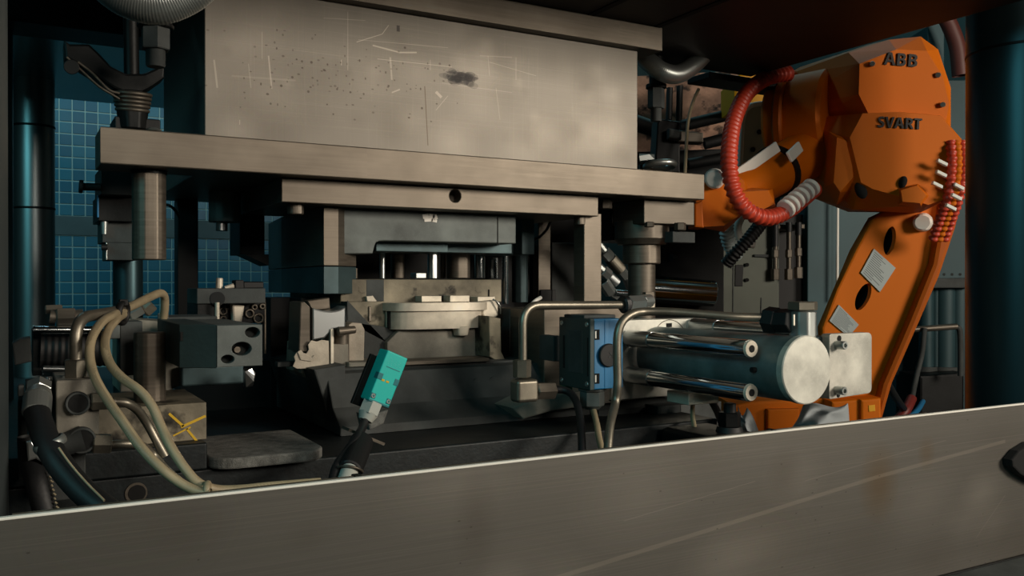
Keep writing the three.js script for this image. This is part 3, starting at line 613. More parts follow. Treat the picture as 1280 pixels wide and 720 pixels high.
{
  const D = 1.17, a = at(271, 407, D), b = at(328, 404.5, D), yb = at(271, 459.5, D).y;
  const t = thing('drilled_block', 'square steel block with three holes in its front face', 'steel block', V((a.x + b.x) / 2, yb, -D - .15));
  const h1 = at(302, 436, D), h2 = at(315.5, 415.5, D), h3 = at(284.5, 449, D);
  part(t, 'block_body', [prismXY([[a.x, yb], [b.x, yb], [b.x, a.y], [a.x, a.y]], D, .022, .0008, [[h1.x, h1.y, .0125, .0088], [h2.x, h2.y, .0095, .0068], [h3.x, h3.y, .0082, .0055]]), bx(a.x + .0004, b.x - .0004, yb + .0004, a.y - .0004, -1.40, -D - .0215, .0008)], M.grey);
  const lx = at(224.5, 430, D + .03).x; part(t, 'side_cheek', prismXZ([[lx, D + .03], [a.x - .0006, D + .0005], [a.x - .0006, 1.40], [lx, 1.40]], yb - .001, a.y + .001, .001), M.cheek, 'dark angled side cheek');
  part(t, 'bore_floor', bx(a.x + .008, b.x - .004, yb + .004, a.y - .004, -D - .0225, -D - .0214, 0), M.castDark);
  const s = at(296, 437, D + .012); part(t, 'pin', cyl(V(s.x, s.y, -D - .021), V(s.x, s.y, -D - .009), .004, .004, 14), M.steel);
part(t, 'side_slot', fb(225.5, 228.5, 415, 426, D + .026, .004, 0), M.hole);
  const f0 = at(312, 462, 1.36); const fo = [];
  for (let k = 0; k < 34; k++) { const x = at(305 + rnd() * 16, 460 + rnd() * 20, 1.36 + rnd() * .02); fo.push(x.x, x.y, x.z); }
  const fp = []; for (let k = 0; k < 30; k++) fp.push(V(f0.x + (rnd() - .5) * .018, f0.y - .012 + (rnd() - .5) * .03, f0.z + (rnd() - .5) * .02));
  solo('swarf', new ConvexGeometry(fp), M.chromeSoft, 'small crumpled shiny metal chip hanging under the drilled block', 'swarf');
  solo('carrier_bar', [fb(226, 305, 459, 484, 1.42, .1, .004)], M.teal, 'smooth dark bar carrying the drilled block from below', 'bar');
}
{
  // rear bridge above the drilled block, with its pins
  const D = 1.62, t = thing('bridge_plate', 'dark plate bridge behind the drilled block, with dowels and small bits on top', 'plate', V(.45, H(-.08), -1.66));
  part(t, 'plate_body', fb(246, 332, 360.5, 380, D, .1, .002), M.castDark);
  part(t, 'side_plate', fb(246, 268, 372, 405, D + .006, .1, .002), M.blackSteel);
  part(t, 'rear_plate', fb(268, 331, 379, 405, D + .05, .02, .001), M.blackSteel);
  const p0 = at(271.5, 406, D - .01), p1 = at(271.5, 378, D - .01); part(t, 'dowel', cyl(p0, p1, .004, .004, 14), M.bright, 'thin bright dowel');
  part(t, 'plug', cyl(at(272, 373.5, D - .004), at(272, 373.5, D - .0005), .0125, .0125, 22), M.black);
  part(t, 'tapered_pin', prismXY(pix([[290, 379.5], [306, 382], [302, 406], [291.5, 406]], D + .02), D + .02, .02, .004), M.bright, 'pale tapered pin');
  for (const [x, y, r] of [[279, 389, .006], [285, 383, .005], [279, 399, .005], [312, 392, .007], [323, 398, .008], [318, 384, .004], [328, 383, .004]]) { const c = at(x, y, D + .046); part(t, 'ring', new THREE.TorusGeometry(r, .0022, 8, 20).translate(c.x, c.y, c.z), M.steelDark); }
  part(t, 'peg', cyl(at(274, 361, D + .04), at(274.5, 347.5, D + .04), .0065, .006, 16, false, .001), M.bright, 'white topped peg');
  part(t, 'peg', cyl(at(281, 360, D + .03), at(292, 357, D + .03), .0035, .0045, 14), M.bright);
  part(t, 'latch', [fb(294, 305, 350, 361, D + .05, .03, .002), fb(304, 330, 352, 361, D + .05, .03, .003)], M.black, 'black latch');
}
{
  // valve manifold with its plugs and nuts
  const D = 1.10, f0 = at(69.5, 476, D), f1 = at(124, 476, D), yb = at(69.5, 568, D).y, yt = f0.y;
  const t = thing('valve_manifold', 'grey-brown hydraulic manifold block at lower left with two round plugs and hex nuts', 'manifold', V((f0.x + f1.x) / 2, yb, -D - .05));
  part(t, 'block_body', bx(f0.x, f1.x, yb, yt, -D - .11, -D, .002), M.cast);
  part(t, 'foot', bx(f0.x - .01, f1.x - .012, H(-.2465), yb, -D - .1, -D - .03, .002), M.castDark);
  const plug = (px, py, r) => { const c = at(px, py, D); part(t, 'plug', [cyl(c, V(c.x, c.y, c.z + .012), r, r, 30, false, .0015), new THREE.TorusGeometry(r * .9, .0016, 8, 30).translate(c.x, c.y, c.z + .012)], M.castDark); part(t, 'plug_recess', cyl(V(c.x, c.y, c.z + .01), V(c.x, c.y, c.z + .0125), r * .78, r * .78, 24), M.blackSteel); };
  plug(96, 503, .0125); plug(101, 549, .0145);
  part(t, 'plug_collar', [cyl(at(80, 556, D - .004), at(103, 549, D - .004), .0125, .0155, 24)], M.castDark);
  const nut = (a, b, r) => part(t, 'hex_nut', hex(at(a[0], a[1], D - .006), at(b[0], b[1], D - .006), r), M.steelPipe);
  nut([113, 502], [138, 501], .0105); nut([115, 554.5], [139, 554.5], .0115);
  part(t, 'connector', [cyl(at(138, 502, D - .006), at(145, 502, D - .006), .006, .005, 18)], M.steelPipe);
  const n0 = at(94.5, 470, D + .03), n1 = at(94.5, 449, D + .03); part(t, 'hex_nut', hex(V(n0.x, yt - .001, n0.z), n1, .013), M.steelPipe, 'upright nut on top');
  part(t, 'top_screw', capScrew(V(f0.x + .01, yt, -D - .03), V(0, 1, 0), .004, .003), M.zinc);
  const d = D - .006;
  solo('steel_pipe', tube([at(143, 502, d), at(158, 504, d), at(172, 513, d + .01), at(184, 530, d + .02), at(196, 552, d + .02), at(206, 570, d + .02)], .0052, 60), M.steelPipe, 'bent steel pipe leaving the upper nut of the lower left manifold', 'pipe');
  solo('steel_pipe', tube([at(139, 555.5, d), at(160, 555, d), at(178, 558, d + .01), at(192, 569, d + .02), at(206, 586, d + .01), at(230, 606, d), at(252, 617, d - .02)], .0048, 60), M.steelPipe, 'bent steel pipe leaving the lower nut of the lower left manifold', 'pipe');
  solo('steel_pipe', bentPipe([at(94.5, 450, D + .03), at(94.5, 398, D + .03), at(152, 388, D + .12)], .0068, .028), M.steelPipe, 'steel elbow pipe rising from the top of the lower left manifold', 'pipe');
  // cream hoses
  const hose = (pts, r, label) => solo('cream_hose', tube(pts, r, 120), M.cream, label, 'hose');
  const k = 1.12;
  hose([at(154, 389, k + .1), at(143, 393, k + .07), at(128, 402, k + .03), at(115, 422, k), at(112, 446, k - .02), at(119, 473, k - .04), at(135, 501, k - .06), at(153, 527, k - .08), at(174, 557, k - .1), at(198, 583, k - .12), at(222, 602, k - .13), at(243, 613, k - .14), at(262, 617, k - .15)], .0052, 'outer cream hose looping in front of the manifold');
  hose([at(154, 393, k + .1), at(146, 399, k + .07), at(135, 413, k + .03), at(131, 432, k), at(137, 454, k - .02), at(152, 472, k - .04), at(175, 489, k - .06), at(190, 508, k - .07), at(201, 533, k - .08), at(214, 560, k - .1), at(231, 586, k - .12), at(248, 604, k - .13), at(270, 612, k - .13), at(300, 612, k - .13), at(340, 608, k - .13), at(400, 603, k - .13)], .0052, 'inner cream hose of the pair looping past the chalk-marked block');
  hose([at(154, 387, k + .1), at(170, 380, k + .14), at(188, 371, k + .2), at(200, 366.5, k + .24), at(205.5, 371, k + .26), at(206, 384, k + .27), at(204.5, 397, k + .28)], .0058, 'short cream hose bending down onto the side block');
  const z = at(153, 391, k + .09); const tie = thing('cable_tie', 'black cable tie binding the cream hoses together', 'cable tie', z);
  part(tie, 'band', new THREE.TorusGeometry(.0135, .003, 8, 26).scale(1, 1, 1.6).rotateY(1.1).rotateX(.2).translate(z.x, z.y, z.z), M.black);
  part(tie, 'lock', bx(z.x - .004, z.x + .006, z.y + .009, z.y + .017, z.z - .004, z.z + .006, .001), M.black);
  const z2 = at(259, 614, k - .142); solo('cable_tie', new THREE.TorusGeometry(.009, .0022, 8, 24).scale(1.0, 1, 1.6).rotateY(Math.PI / 2 - .3).translate(z2.x, z2.y, z2.z), M.cream, 'pale cable tie holding the cream hoses at the bottom of their loop', 'cable tie');
}
{
  // fittings, cylinder and rods behind the manifold
  const k = 1.24;
  const t = thing('elbow_fitting', 'row of grey hydraulic nuts behind the top of the steel elbow pipe at left', 'fitting', at(80, 405, k + .05));
  part(t, 'hex_nut', hex(at(70, 398, k + .06), at(94, 397, k + .06), .0145), M.steelDark); part(t, 'neck', cyl(at(62, 396, k + .06), at(70, 397, k + .06), .0095, .0095, 18), M.steelDark);
  part(t, 'hex_nut', hex(at(56, 387, k + .08), at(78, 386, k + .08), .0065), M.steelDark); part(t, 'body', cyl(at(94, 397, k + .06), at(104, 396, k + .06), .0105, .0105, 20), M.steelDark);
  const u = thing('hose_fitting', 'shiny hex fitting under the short cream hose before the tiles', 'fitting', at(176, 396, k + .25));
  part(u, 'hex_nut', hex(at(160, 393, k + .24), at(176, 384, k + .24), .0125), M.zinc); part(u, 'hex_nut', hex(at(177, 388, k + .25), at(188, 378, k + .25), .0155), M.steelPipe);
  const c = thing('side_cylinder', 'black ribbed hydraulic cylinder with chrome rods at left behind the elbow pipe', 'cylinder', at(90, 460, k + .08));
  part(c, 'barrel', corrugated([at(50, 436, k + .08), at(90, 436, k + .08), at(132, 436, k + .08)], .0235, .0008, .008, 28), M.black);
  part(c, 'chrome_rod', cyl(at(41, 412.5, k + .05), at(128, 412.5, k + .05), .0052, .0052, 20), M.chrome);
  part(c, 'chrome_rod', cyl(at(54, 461, k + .06), at(118, 462, k + .06), .0045, .0045, 18), M.chromeSoft);
  part(c, 'end_block', fb(134, 150, 404, 424, k + .1, .04), M.grey, 'pale end block');
  part(c, 'head_block', fb(150, 178, 402, 470, k + .12, .05), M.castDark);
  part(c, 'mount', prismXY(pix([[15, 430], [24, 424], [38, 422], [40, 452], [18, 457]], k - .03), k - .03, .04, .002), M.castDark);
  part(c, 'rear_block', fb(40, 52, 412, 470, k + .08, .05), M.blackSteel);
}
{
  // black hoses with crimped ends
  const k = 1.07, t = thing('hydraulic_hose', 'thick black hydraulic hose with a silver crimp and ring clamp, front one at lower left', 'hose', at(60, 640, k));
  part(t, 'hose_body', tube([at(45, 512, k), at(50, 530, k - .02), at(57, 549, k - .04), at(68, 571, k - .06), at(86, 596, k - .08), at(108, 619, k - .1), at(136, 640, k - .12), at(165, 660, k - .13)], .0128, 90, 20), M.rubber);
  part(t, 'crimp', [cyl(at(45, 517, k - .004), at(47, 496, k + .012), .0142, .0142, 28, false, .0015), cyl(at(47, 497, k + .012), at(48, 490, k + .018), .0142, .0125, 28)], M.zinc, 'silver crimp sleeve');
  part(t, 'swivel_nut', [hex(at(48, 492, k + .016), at(49, 482, k + .03), .0135)], M.zinc);
  const c = at(62, 555, k - .045), rg = new THREE.TorusGeometry(.0142, .0022, 10, 28).scale(1, 1, 2.2).rotateX(Math.PI / 2).rotateZ(.42).translate(c.x, c.y, c.z);
  part(t, 'ring_clamp', rg, M.zinc, 'bright ring clamp');
  const dash = []; const cc = curve([at(73, 560, k - .075), at(88, 581, k - .09), at(108, 604, k - .11), at(130, 626, k - .13)]);
  part(t, 'print_stripe', new THREE.TubeGeometry(cc, 40, .0012, 6), M.cream, 'worn pale print line');
  const j = 1.09, u = thing('hydraulic_hose', 'second black hydraulic hose with worn lettering, behind the clamped one', 'hose', at(45, 650, j));
  part(u, 'hose_body', tube([at(36, 545, j), at(38, 575, j), at(46, 604, j - .02), at(56, 640, j - .03), at(64, 670, j - .04)], .0118, 60, 20), M.rubber);
  part(u, 'crimp', prismXY(pix([[32, 553], [40, 551], [53, 570], [56, 581], [44, 574], [34, 577]], j - .02), j - .02, .012, .002), M.zinc, 'silver cone end');
  for (let i = 0; i < 9; i++) { const p = at(60 + i * 1.15, 590 + i * 5.4, j - .0245 - i * .002), q = at(61.5 + i * 1.15 + (i % 3), 592.5 + i * 5.4, j - .025 - i * .002); part(u, 'print_mark', cyl(p, q, .0012, .0012, 6), M.cream); }
  const b = thing('hose_port', 'shadowed grey port block above the black hoses at left', 'port block', at(40, 505, k + .06));
  part(b, 'block_body', [fb(32, 66, 480, 520, k + .06, .06), fb(22, 30, 482, 496, k + .02, .02), fb(22, 34, 500, 600, k + .1, .04)], M.castDark);
  part(b, 'chrome_stub', cyl(at(59, 482, k + .05), at(59, 471, k + .05), .0052, .0052, 16), M.chrome);
}
// teal proximity switch
{
  const c = at(485.5, 474, 1.19), t = thing('proximity_switch', 'turquoise box sensor with a pale cable gland, tilted in front of the lower die', 'sensor', c);
  const g = new THREE.Group(); g.position.copy(c); g.rotation.set(0, .12, 0); g.rotation.order = 'ZYX'; g.rotation.z = -.405; g.updateMatrix();
  const k = 1.19 / Math.cos(.3) * 0 + at(481, 473, 1.19).distanceTo(at(480, 473, 1.19)); // metres per pixel across
  const s = .00105, lc = (geo) => geo.applyMatrix4(g.matrix);      // s: metres per pixel here
  const w = 34 * s, h = 72 * s, d = .026;
  part(t, 'sensor_body', lc(bx(-w / 2, w / 2, -h / 2, h / 2, -d, 0, .002)), M.sensor);
  part(t, 'groove', lc(bx(-w * .30, w * .36, h * .2, h * .2 + .0012, -.001, .0003, 0)), M.sensorDark);
  part(t, 'side_notch', lc(bx(-w / 2 - .0003, -w / 2 + .008, -h * .07, h * .06, -.01, .0004, .0008)), M.sensorDark);
  part(t, 'side_notch', lc(bx(w / 2 - .008, w / 2 + .0003, -h * .07, h * .06, -.01, .0004, .0008)), M.sensorDark);
  for (const x of [-1, 1]) { part(t, 'screw_recess', lc(bx(x * w * .37 - .0042, x * w * .37 + .0042, -h * .445, -h * .335, -.006, .0003, .0006)), M.sensorDark); part(t, 'screw', lc(capScrew(V(x * w * .37, -h * .39, -.001), V(0, 0, 1), .0033, .0022)), M.zinc); }
  part(t, 'bottom_edge', lc(bx(-w / 2 + .0004, w / 2 - .0004, -h / 2 - .0003, -h * .455, -.02, .0003, .001)), M.sensorDark);
  for (let i = 0; i < 2; i++) part(t, 'indicator', lc(bx(-w * .28 + i * .0075, -w * .28 + i * .0075 + .005, -h * .075, -h * .035, -.001, .0005, .0004)), M.yellowPaint, 'small amber indicator');
  const tag = canvasTex(256, 128, (q, W, Hh) => { q.clearRect(0, 0, W, Hh); q.fillStyle = '#5fc9c2'; for (let i = 0; i < 26; i++) q.fillRect(20 + ((i * 53) % 200), 16 + ((i * 37) % 96), 3 + (i * 7) % 12, 3 + (i * 5) % 7); });
  const pl = new THREE.PlaneGeometry(w * .8, h * .2).toNonIndexed().translate(0, h * .33, .0004); pl.userData.keepUV = true;
  part(t, 'print', lc(pl), std(0xffffff, .6, 0, { map: tag, transparent: true, alphaTest: .3 }), 'worn pale print');
  part(t, 'gland', [lc(hex(V(-.003, -h / 2 + .001, -.012), V(-.004, -h / 2 - .018, -.011), .0155)), lc(cyl(V(-.004, -h / 2 - .017, -.011), V(-.0055, -h / 2 - .028, -.009), 0.0142, .0098, 24))], M.gland, 'pale cable gland');
  part(t, 'mount_plate', lc(bx(-w / 2 - .009, w / 2 - .004, -h / 2 - .012, h / 2 - .012, -d - .006, -d, .001)), M.blackSteel, 'black mounting plate');
  const e = V(-.0055, -h / 2 - .026, -.009).applyMatrix4(g.matrix);
  solo('sensor_cable', tube([e.clone().add(V(.002, .012, -.001)), e, at(447, 546, 1.15), at(432, 566, 1.13), at(421, 582, 1.11), at(415, 602, 1.09), at(412, 625, 1.07)], .0058, 70), M.rubber, 'black cable curving down from the turquoise sensor', 'cable');
  const q = thing('cable_connector', 'black round connector with a pale tip beside the turquoise sensor cable', 'connector', at(438, 600, 1.12));
  part(q, 'sleeve', cyl(at(436, 590, 1.10), at(452, 552, 1.16), .0165, .0165, 26, false, .002), M.black);
  part(q, 'collar', new THREE.TorusGeometry(.0162, .0018, 8, 28).rotateX(Math.PI / 2 - .4).rotateZ(-.35).translate(at(437, 588, 1.10).x, at(437, 588, 1.10).y, at(437, 588, 1.10).z), M.steelDark);
  part(q, 'tip', cyl(at(430, 606, 1.08), at(437, 588, 1.10), .0105, .0115, 22), M.gland, 'pale tip');
  solo('bracket_bar', new THREE.BoxGeometry(.058, .004, .03).rotateZ(-.44).translate(at(457, 546, 1.19).x, at(457, 546, 1.19).y, -1.2), M.steelDark, 'thin steel bracket strip under the turquoise sensor gland', 'bracket');
  solo('grit_pad', prismXY(pix([[458, 520], [486, 512], [480, 530], [462, 538]], 1.3), 1.3, .05, .003), M.grain, 'grainy lump on the die foot behind the sensor gland', 'lump');
}
// ------------------------------------------------------------------ right of the die: leg, guide post, fittings, pipes
solo('support_leg', fb(730, 752, 266, 392, 1.56, .04, .002), M.steel, 'flat upright steel leg under the right end of the narrower plate', 'leg');
{
  const t = thing('guide_post', 'stepped grey guide post under the right end of the wide plate', 'guide post', at(803, 372, 1.62));
  const c = (py, D = 1.62) => { const p = at(802, py, 1.62); return V(p.x, p.y, -1.62); };
  part(t, 'top_block', [fb(805, 868, 249, 279, 1.545, .16, .002)], M.steelDark);
  part(t, 'rear_block', [fb(765, 812, 250, 300, 1.66, .14, .002)], M.blackSteel);
  part(t, 'flange', [cyl(c(300), c(277), .062, .062, 40, false, .002), cyl(c(306), c(300), .054, .062, 40)], M.steelDark);
  part(t, 'collar', cyl(c(330), c(305), .0425, .0425, 40, false, .002), M.steel);
  part(t, 'rod', cyl(V(c(330).x, H(-.156), -1.62), c(330), .031, .031, 36), M.steelDark);
  const b = (px, py) => at(px, py, 1.53); const bc = b(849, 282);
  part(t, 'hex_screw', hex(b(850, 288), b(850, 278.5), .013), M.steelDark);
  part(t, 'screw', hex(at(811.5, 284, 1.545), at(811.5, 277.5, 1.545), .011), M.steelDark);
  part(t, 'stop_lug', [fb(841, 869, 289, 303, 1.535, .03, .002)], M.castDark);
}
// panels seen through the gap
solo('upright_bar', fb(673, 688.5, 274, 372, 2.0, .03, .002), M.steelDark, 'narrow upright steel bar in the gap right of the grey insert', 'bar');
solo('mottled_panel', fb(690, 718, 303, 471, 2.02, .05, .002), M.castDark, 'mottled dark panel between the narrow upright bar and the steel leg', 'panel');
solo('die_gap_shade', fb(425, 662, 296, 400, 2.08, .03, .002), M.black, 'black sheet added as the darkness in the gap between the two dies', 'panel');  // added sheet, black in place of shade between the dies
solo('shadow_panel', fb(655, 745, 258, 420, 2.12, .04, .002), M.blackSteel, 'dark sheet standing in for shadow behind the narrow upright bar', 'panel');  // dark colour in place of shadow deep in the gap
solo('cable', tube([at(667, 300, 1.96), at(676, 295, 1.95), at(684, 286, 1.96), at(688, 276, 1.98)], .0035, 30, 8), M.rubber, 'short black wire across the narrow upright bar', 'cable');
{
  const t = thing('clip', 'small black clip behind the bend of the front steel pipe', 'clip', at(682, 380, 1.66));
  part(t, 'clip_body', [fb(676, 690, 362, 378, 1.99, .03, .003), fb(690, 695, 362, 378, 2.0, .02, .002)], M.black);
  part(t, 'tail', tube([at(676, 372, 1.655), at(668, 377, 1.65), at(662, 384, 1.65)], .0045, 20, 8), M.white, 'pale wire tail');
}
{
  // diagonal run of hydraulic fittings
  const mk = (label, list) => { const t = thing('hose_fitting', label, 'fitting', list[0][0].clone()); for (const [a, b, r, h, m] of list) part(t, h ? 'hex_nut' : 'ferrule', h ? hex(a, b, r) : cyl(a, b, r, r, 22, false, .001), m); };
  const D = 1.86, p = (x, y) => at(x, y, D);
  mk('upper of two slanting zinc hydraulic fittings right of the steel leg', [[p(744, 300), p(755, 314), .011, 0, M.zinc], [p(755, 314), p(763, 323), .0155, 1, M.zinc], [p(763, 323), p(776, 338), .0165, 0, M.steelPipe], [p(776, 338), p(783, 347), .0135, 1, M.zinc], [p(783, 347), p(788, 360), .0115, 0, M.chromeSoft]]);
  const q = (x, y) => at(x, y, D - .05);
  mk('lower of two slanting zinc hydraulic fittings right of the steel leg', [[q(744, 330), q(753, 338), .0115, 0, M.zinc], [q(753, 338), q(761, 345), .0150, 1, M.zinc], [q(761, 345), q(771, 354), .0125, 0, M.chromeSoft], [q(754, 352), q(764, 367), .0155, 1, M.zinc], [q(764, 366), q(772, 371), .0105, 1, M.zinc]]);
  solo('chrome_stub', cyl(at(769, 366, 1.8), at(783, 367, 1.8), .0085, .0085, 20), M.chrome, 'short shiny chrome stub left of the guide post foot', 'rod');
}
// blocks carrying the clamping cylinder
{
  const D = 1.43, a = at(680, 387, D), b = at(792, 387, D);
  solo('cylinder_bracket', [bx(a.x, b.x, H(-.2), a.y, -1.62, -D, .002)], M.steel, 'grey steel bracket block behind the blue switch and the front steel pipe', 'bracket');
  solo('bracket_shim', [fb(637, 662, 386, 441, 1.56, .05, .002)], M.castDark, 'dark shim left of the bracket block behind the front steel pipe', 'shim');
  const t = thing('die_shoe', 'broad dark cast shoe spreading under the lower die and the clamping cylinder', 'die shoe', V(1.0, H(-.246), -1.6));
  part(t, 'shoe_body', prismDY([[1.36, H(-.2465)], [1.36, H(-.236)], [1.43, H(-.205)], [1.455, H(-.155)], [1.9, H(-.155)], [1.9, H(-.2465)]], .952, 1.13, .002), M.castDark);
  part(t, 'rest', [prismXY(pix([[640, 510], [672, 498], [790, 478], [860, 470], [860, 492], [790, 500], [690, 514], [655, 524]], 1.345), 1.345, .1, .003)], M.cast, 'smoother grey rest under the cylinder');
  part(t, 'rest_edge', fb(861, 899, 492, 507, 1.2, .06, .002), M.bright, 'pale front end of the rest');
}
{
  // front steel pipe with its elbow
  const k = 1.24, e = at(652, 462, k);
  const t = thing('pipe_elbow', 'zinc hydraulic elbow with two hex nuts at the foot of the front steel pipe', 'fitting', at(664, 502, k));
  part(t, 'hex_nut', hex(at(652.5, 472, k), at(652.5, 449.5, k), .0148), M.steelPipe, 'upright nut');
  part(t, 'elbow_body', [bx(at(641, 475, k).x, at(668, 475, k).x, at(655, 502, k).y, at(655, 473.5, k).y, -k - .012, -k + .016, .006)], M.steelPipe);
  part(t, 'hex_nut', hex(at(669, 489, k - .004), at(692, 488, k - .004), .0148), M.steelDark, 'sideways nut');
  solo('steel_pipe', bentPipe([at(653.5, 450, k), at(653.5, 381.5, k), at(781, 381, k + .02)], .0068, .034), M.steelPipe, 'front steel pipe bending from the zinc elbow to the right', 'pipe');
  const u = thing('pipe_coupling', 'steel hex coupling at the right end of the front steel pipe', 'fitting', at(792, 390, k + .02));
  part(u, 'rubber_ring', cyl(at(777, 381, k + .02), at(785, 380, k + .02), .0158, .0158, 26, false, .003), M.rubber);
  part(u, 'hex_nut', hex(at(784, 379, k + .02), at(803, 378, k + .03), .0135), M.zinc);
  part(u, 'stub', [cyl(at(802, 377, k + .03), at(812, 376, k + .04), .012, .012, 20, false, .001)], M.zinc);
  part(u, 'clip_frame', [fb(807, 818, 365, 373, k + .08, .01, .001)], M.steelDark);
  part(u, 'riser', [fb(812, 819, 373, 388, k + .08, .01, .001)], M.steelPipe);
  solo('black_hose', tube([at(690, 487, k), at(706, 488, k - .01), at(717, 496, k - .03), at(724, 515, k - .06), at(727, 545, k - .1), at(728, 580, k - .13)], .0062, 60), M.rubber, 'thin black hose drooping from the zinc elbow', 'hose');
  const j = 1.14;
  solo('steel_pipe', tube([at(759, 590, j - .06), at(760, 560, j - .05), at(763, 530, j - .03), at(769, 505, j), at(772, 480, j), at(771.5, 450, j), at(772, 420, j), at(778, 402, j), at(791, 392, j), at(808, 389.5, j), at(840, 390, j - .02), at(880, 393, j - .05), at(920, 396, j - .08), at(958, 397, j - .1)], .0068, 160), M.steelPipe, 'long steel pipe arching in front of the blue switch and along the cylinder top', 'pipe');
}
{
  // blue limit switch
  const D = 1.2, a = at(740, 399, D), b = at(779, 399, D), y1 = a.y, y0 = at(740, 487.5, D).y, z0 = -D - .092;
  const t = thing('limit_switch', 'blue limit switch box with a dark side cover and round black dial', 'switch', V((a.x + b.x) / 2, y0, -D - .04));
  part(t, 'switch_body', bx(a.x + .004, b.x, y0, y1, z0, -D, .002), M.blue);
  const cov = part(t, 'cover', bx(a.x - .005, a.x + .0045, y0 - .001, y1 + .001, z0 - .001, -D + .0015, .002), M.cover, 'dark green side cover');
  for (const y of [y0 + .009, y1 - .009]) for (const z of [z0 + .009, -D - .007]) part(cov, 'screw', capScrew(V(a.x - .0048, y, z), V(-1, 0, 0), .0042, .002), M.zinc);
  part(cov, 'label_field', bx(a.x - .0058, a.x - .0048, y0 + .025, y1 - .02, z0 + .03, -D - .02, .0004), M.castDark);
  part(cov, 'slot', bx(a.x - .0056, a.x - .0048, y0 + .03, y1 - .03, z0 + .013, z0 + .018, 0), M.hole);
  part(cov, 'slot', bx(a.x - .0056, a.x - .0048, y0 + .022, y1 - .03, -D - .006, -D - .003, 0), M.hole);
  for (const [u, v] of [[412, 425], [467, 480]]) { const w = fb(743.5, 749.5, u, v, D - .0004, .002, 0); part(t, 'window', w, M.hole); part(t, 'window_pin', fb(744, 745.6, u + 2, v - 2, D - .0008, .001, 0), M.white); }
  const c = at(759.5, 444, D); part(t, 'dial', [cyl(c, V(c.x, c.y, c.z + .006), .0195, .0195, 36, false, .0015)], M.black, 'round black dial');
  part(t, 'dial_slot', [new THREE.BoxGeometry(.014, .002, .001).rotateZ(.5).translate(c.x + .004, c.y, c.z + .0062), new THREE.BoxGeometry(.014, .002, .001).rotateZ(-.9).translate(c.x + .004, c.y, c.z + .0062)], M.castDark);
  part(t, 'ridge', fb(756, 762, 400, 486, D - .001, .003, .001), M.blue);
  part(t, 'top_lid', bx(a.x - .002, b.x, y1, y1 + .006, z0 + .01, -D - .02, .002), M.castDark);
  part(t, 'gland', [hex(V(a.x + .021, y0 + .001, -D - .03), V(a.x + .021, y0 - .006, -D - .03), .0235), hex(V(a.x + .021, y0 - .006, -D - .03), V(a.x + .021, y0 - .031, -D - .03), .0205), cyl(V(a.x + .021, y0 - .031, -D - .03), V(a.x + .021, y0 - .036, -D - .03), .017, .012, 22)], M.grey, 'grey cable gland');
  solo('cream_cable', tube([V(a.x + .021, y0 - .03, -D - .03), at(746, 530, D), at(749, 548, D - .02), at(755, 572, D - .05), at(762, 600, D - .08)], .0052, 50), M.cream, 'cream cable leaving the gland of the blue switch', 'cable');
  solo('label_chip', fb(702, 716, 483, 489, D + .08, .01, .001), std(0x2fae86, .5, 0), 'small green label chip below the blue switch', 'label');
  solo('spacer_plate', fb(692, 702, 420, 452, 1.34, .05, .002), M.castDark, 'small dark spacer left of the blue switch', 'spacer');
}
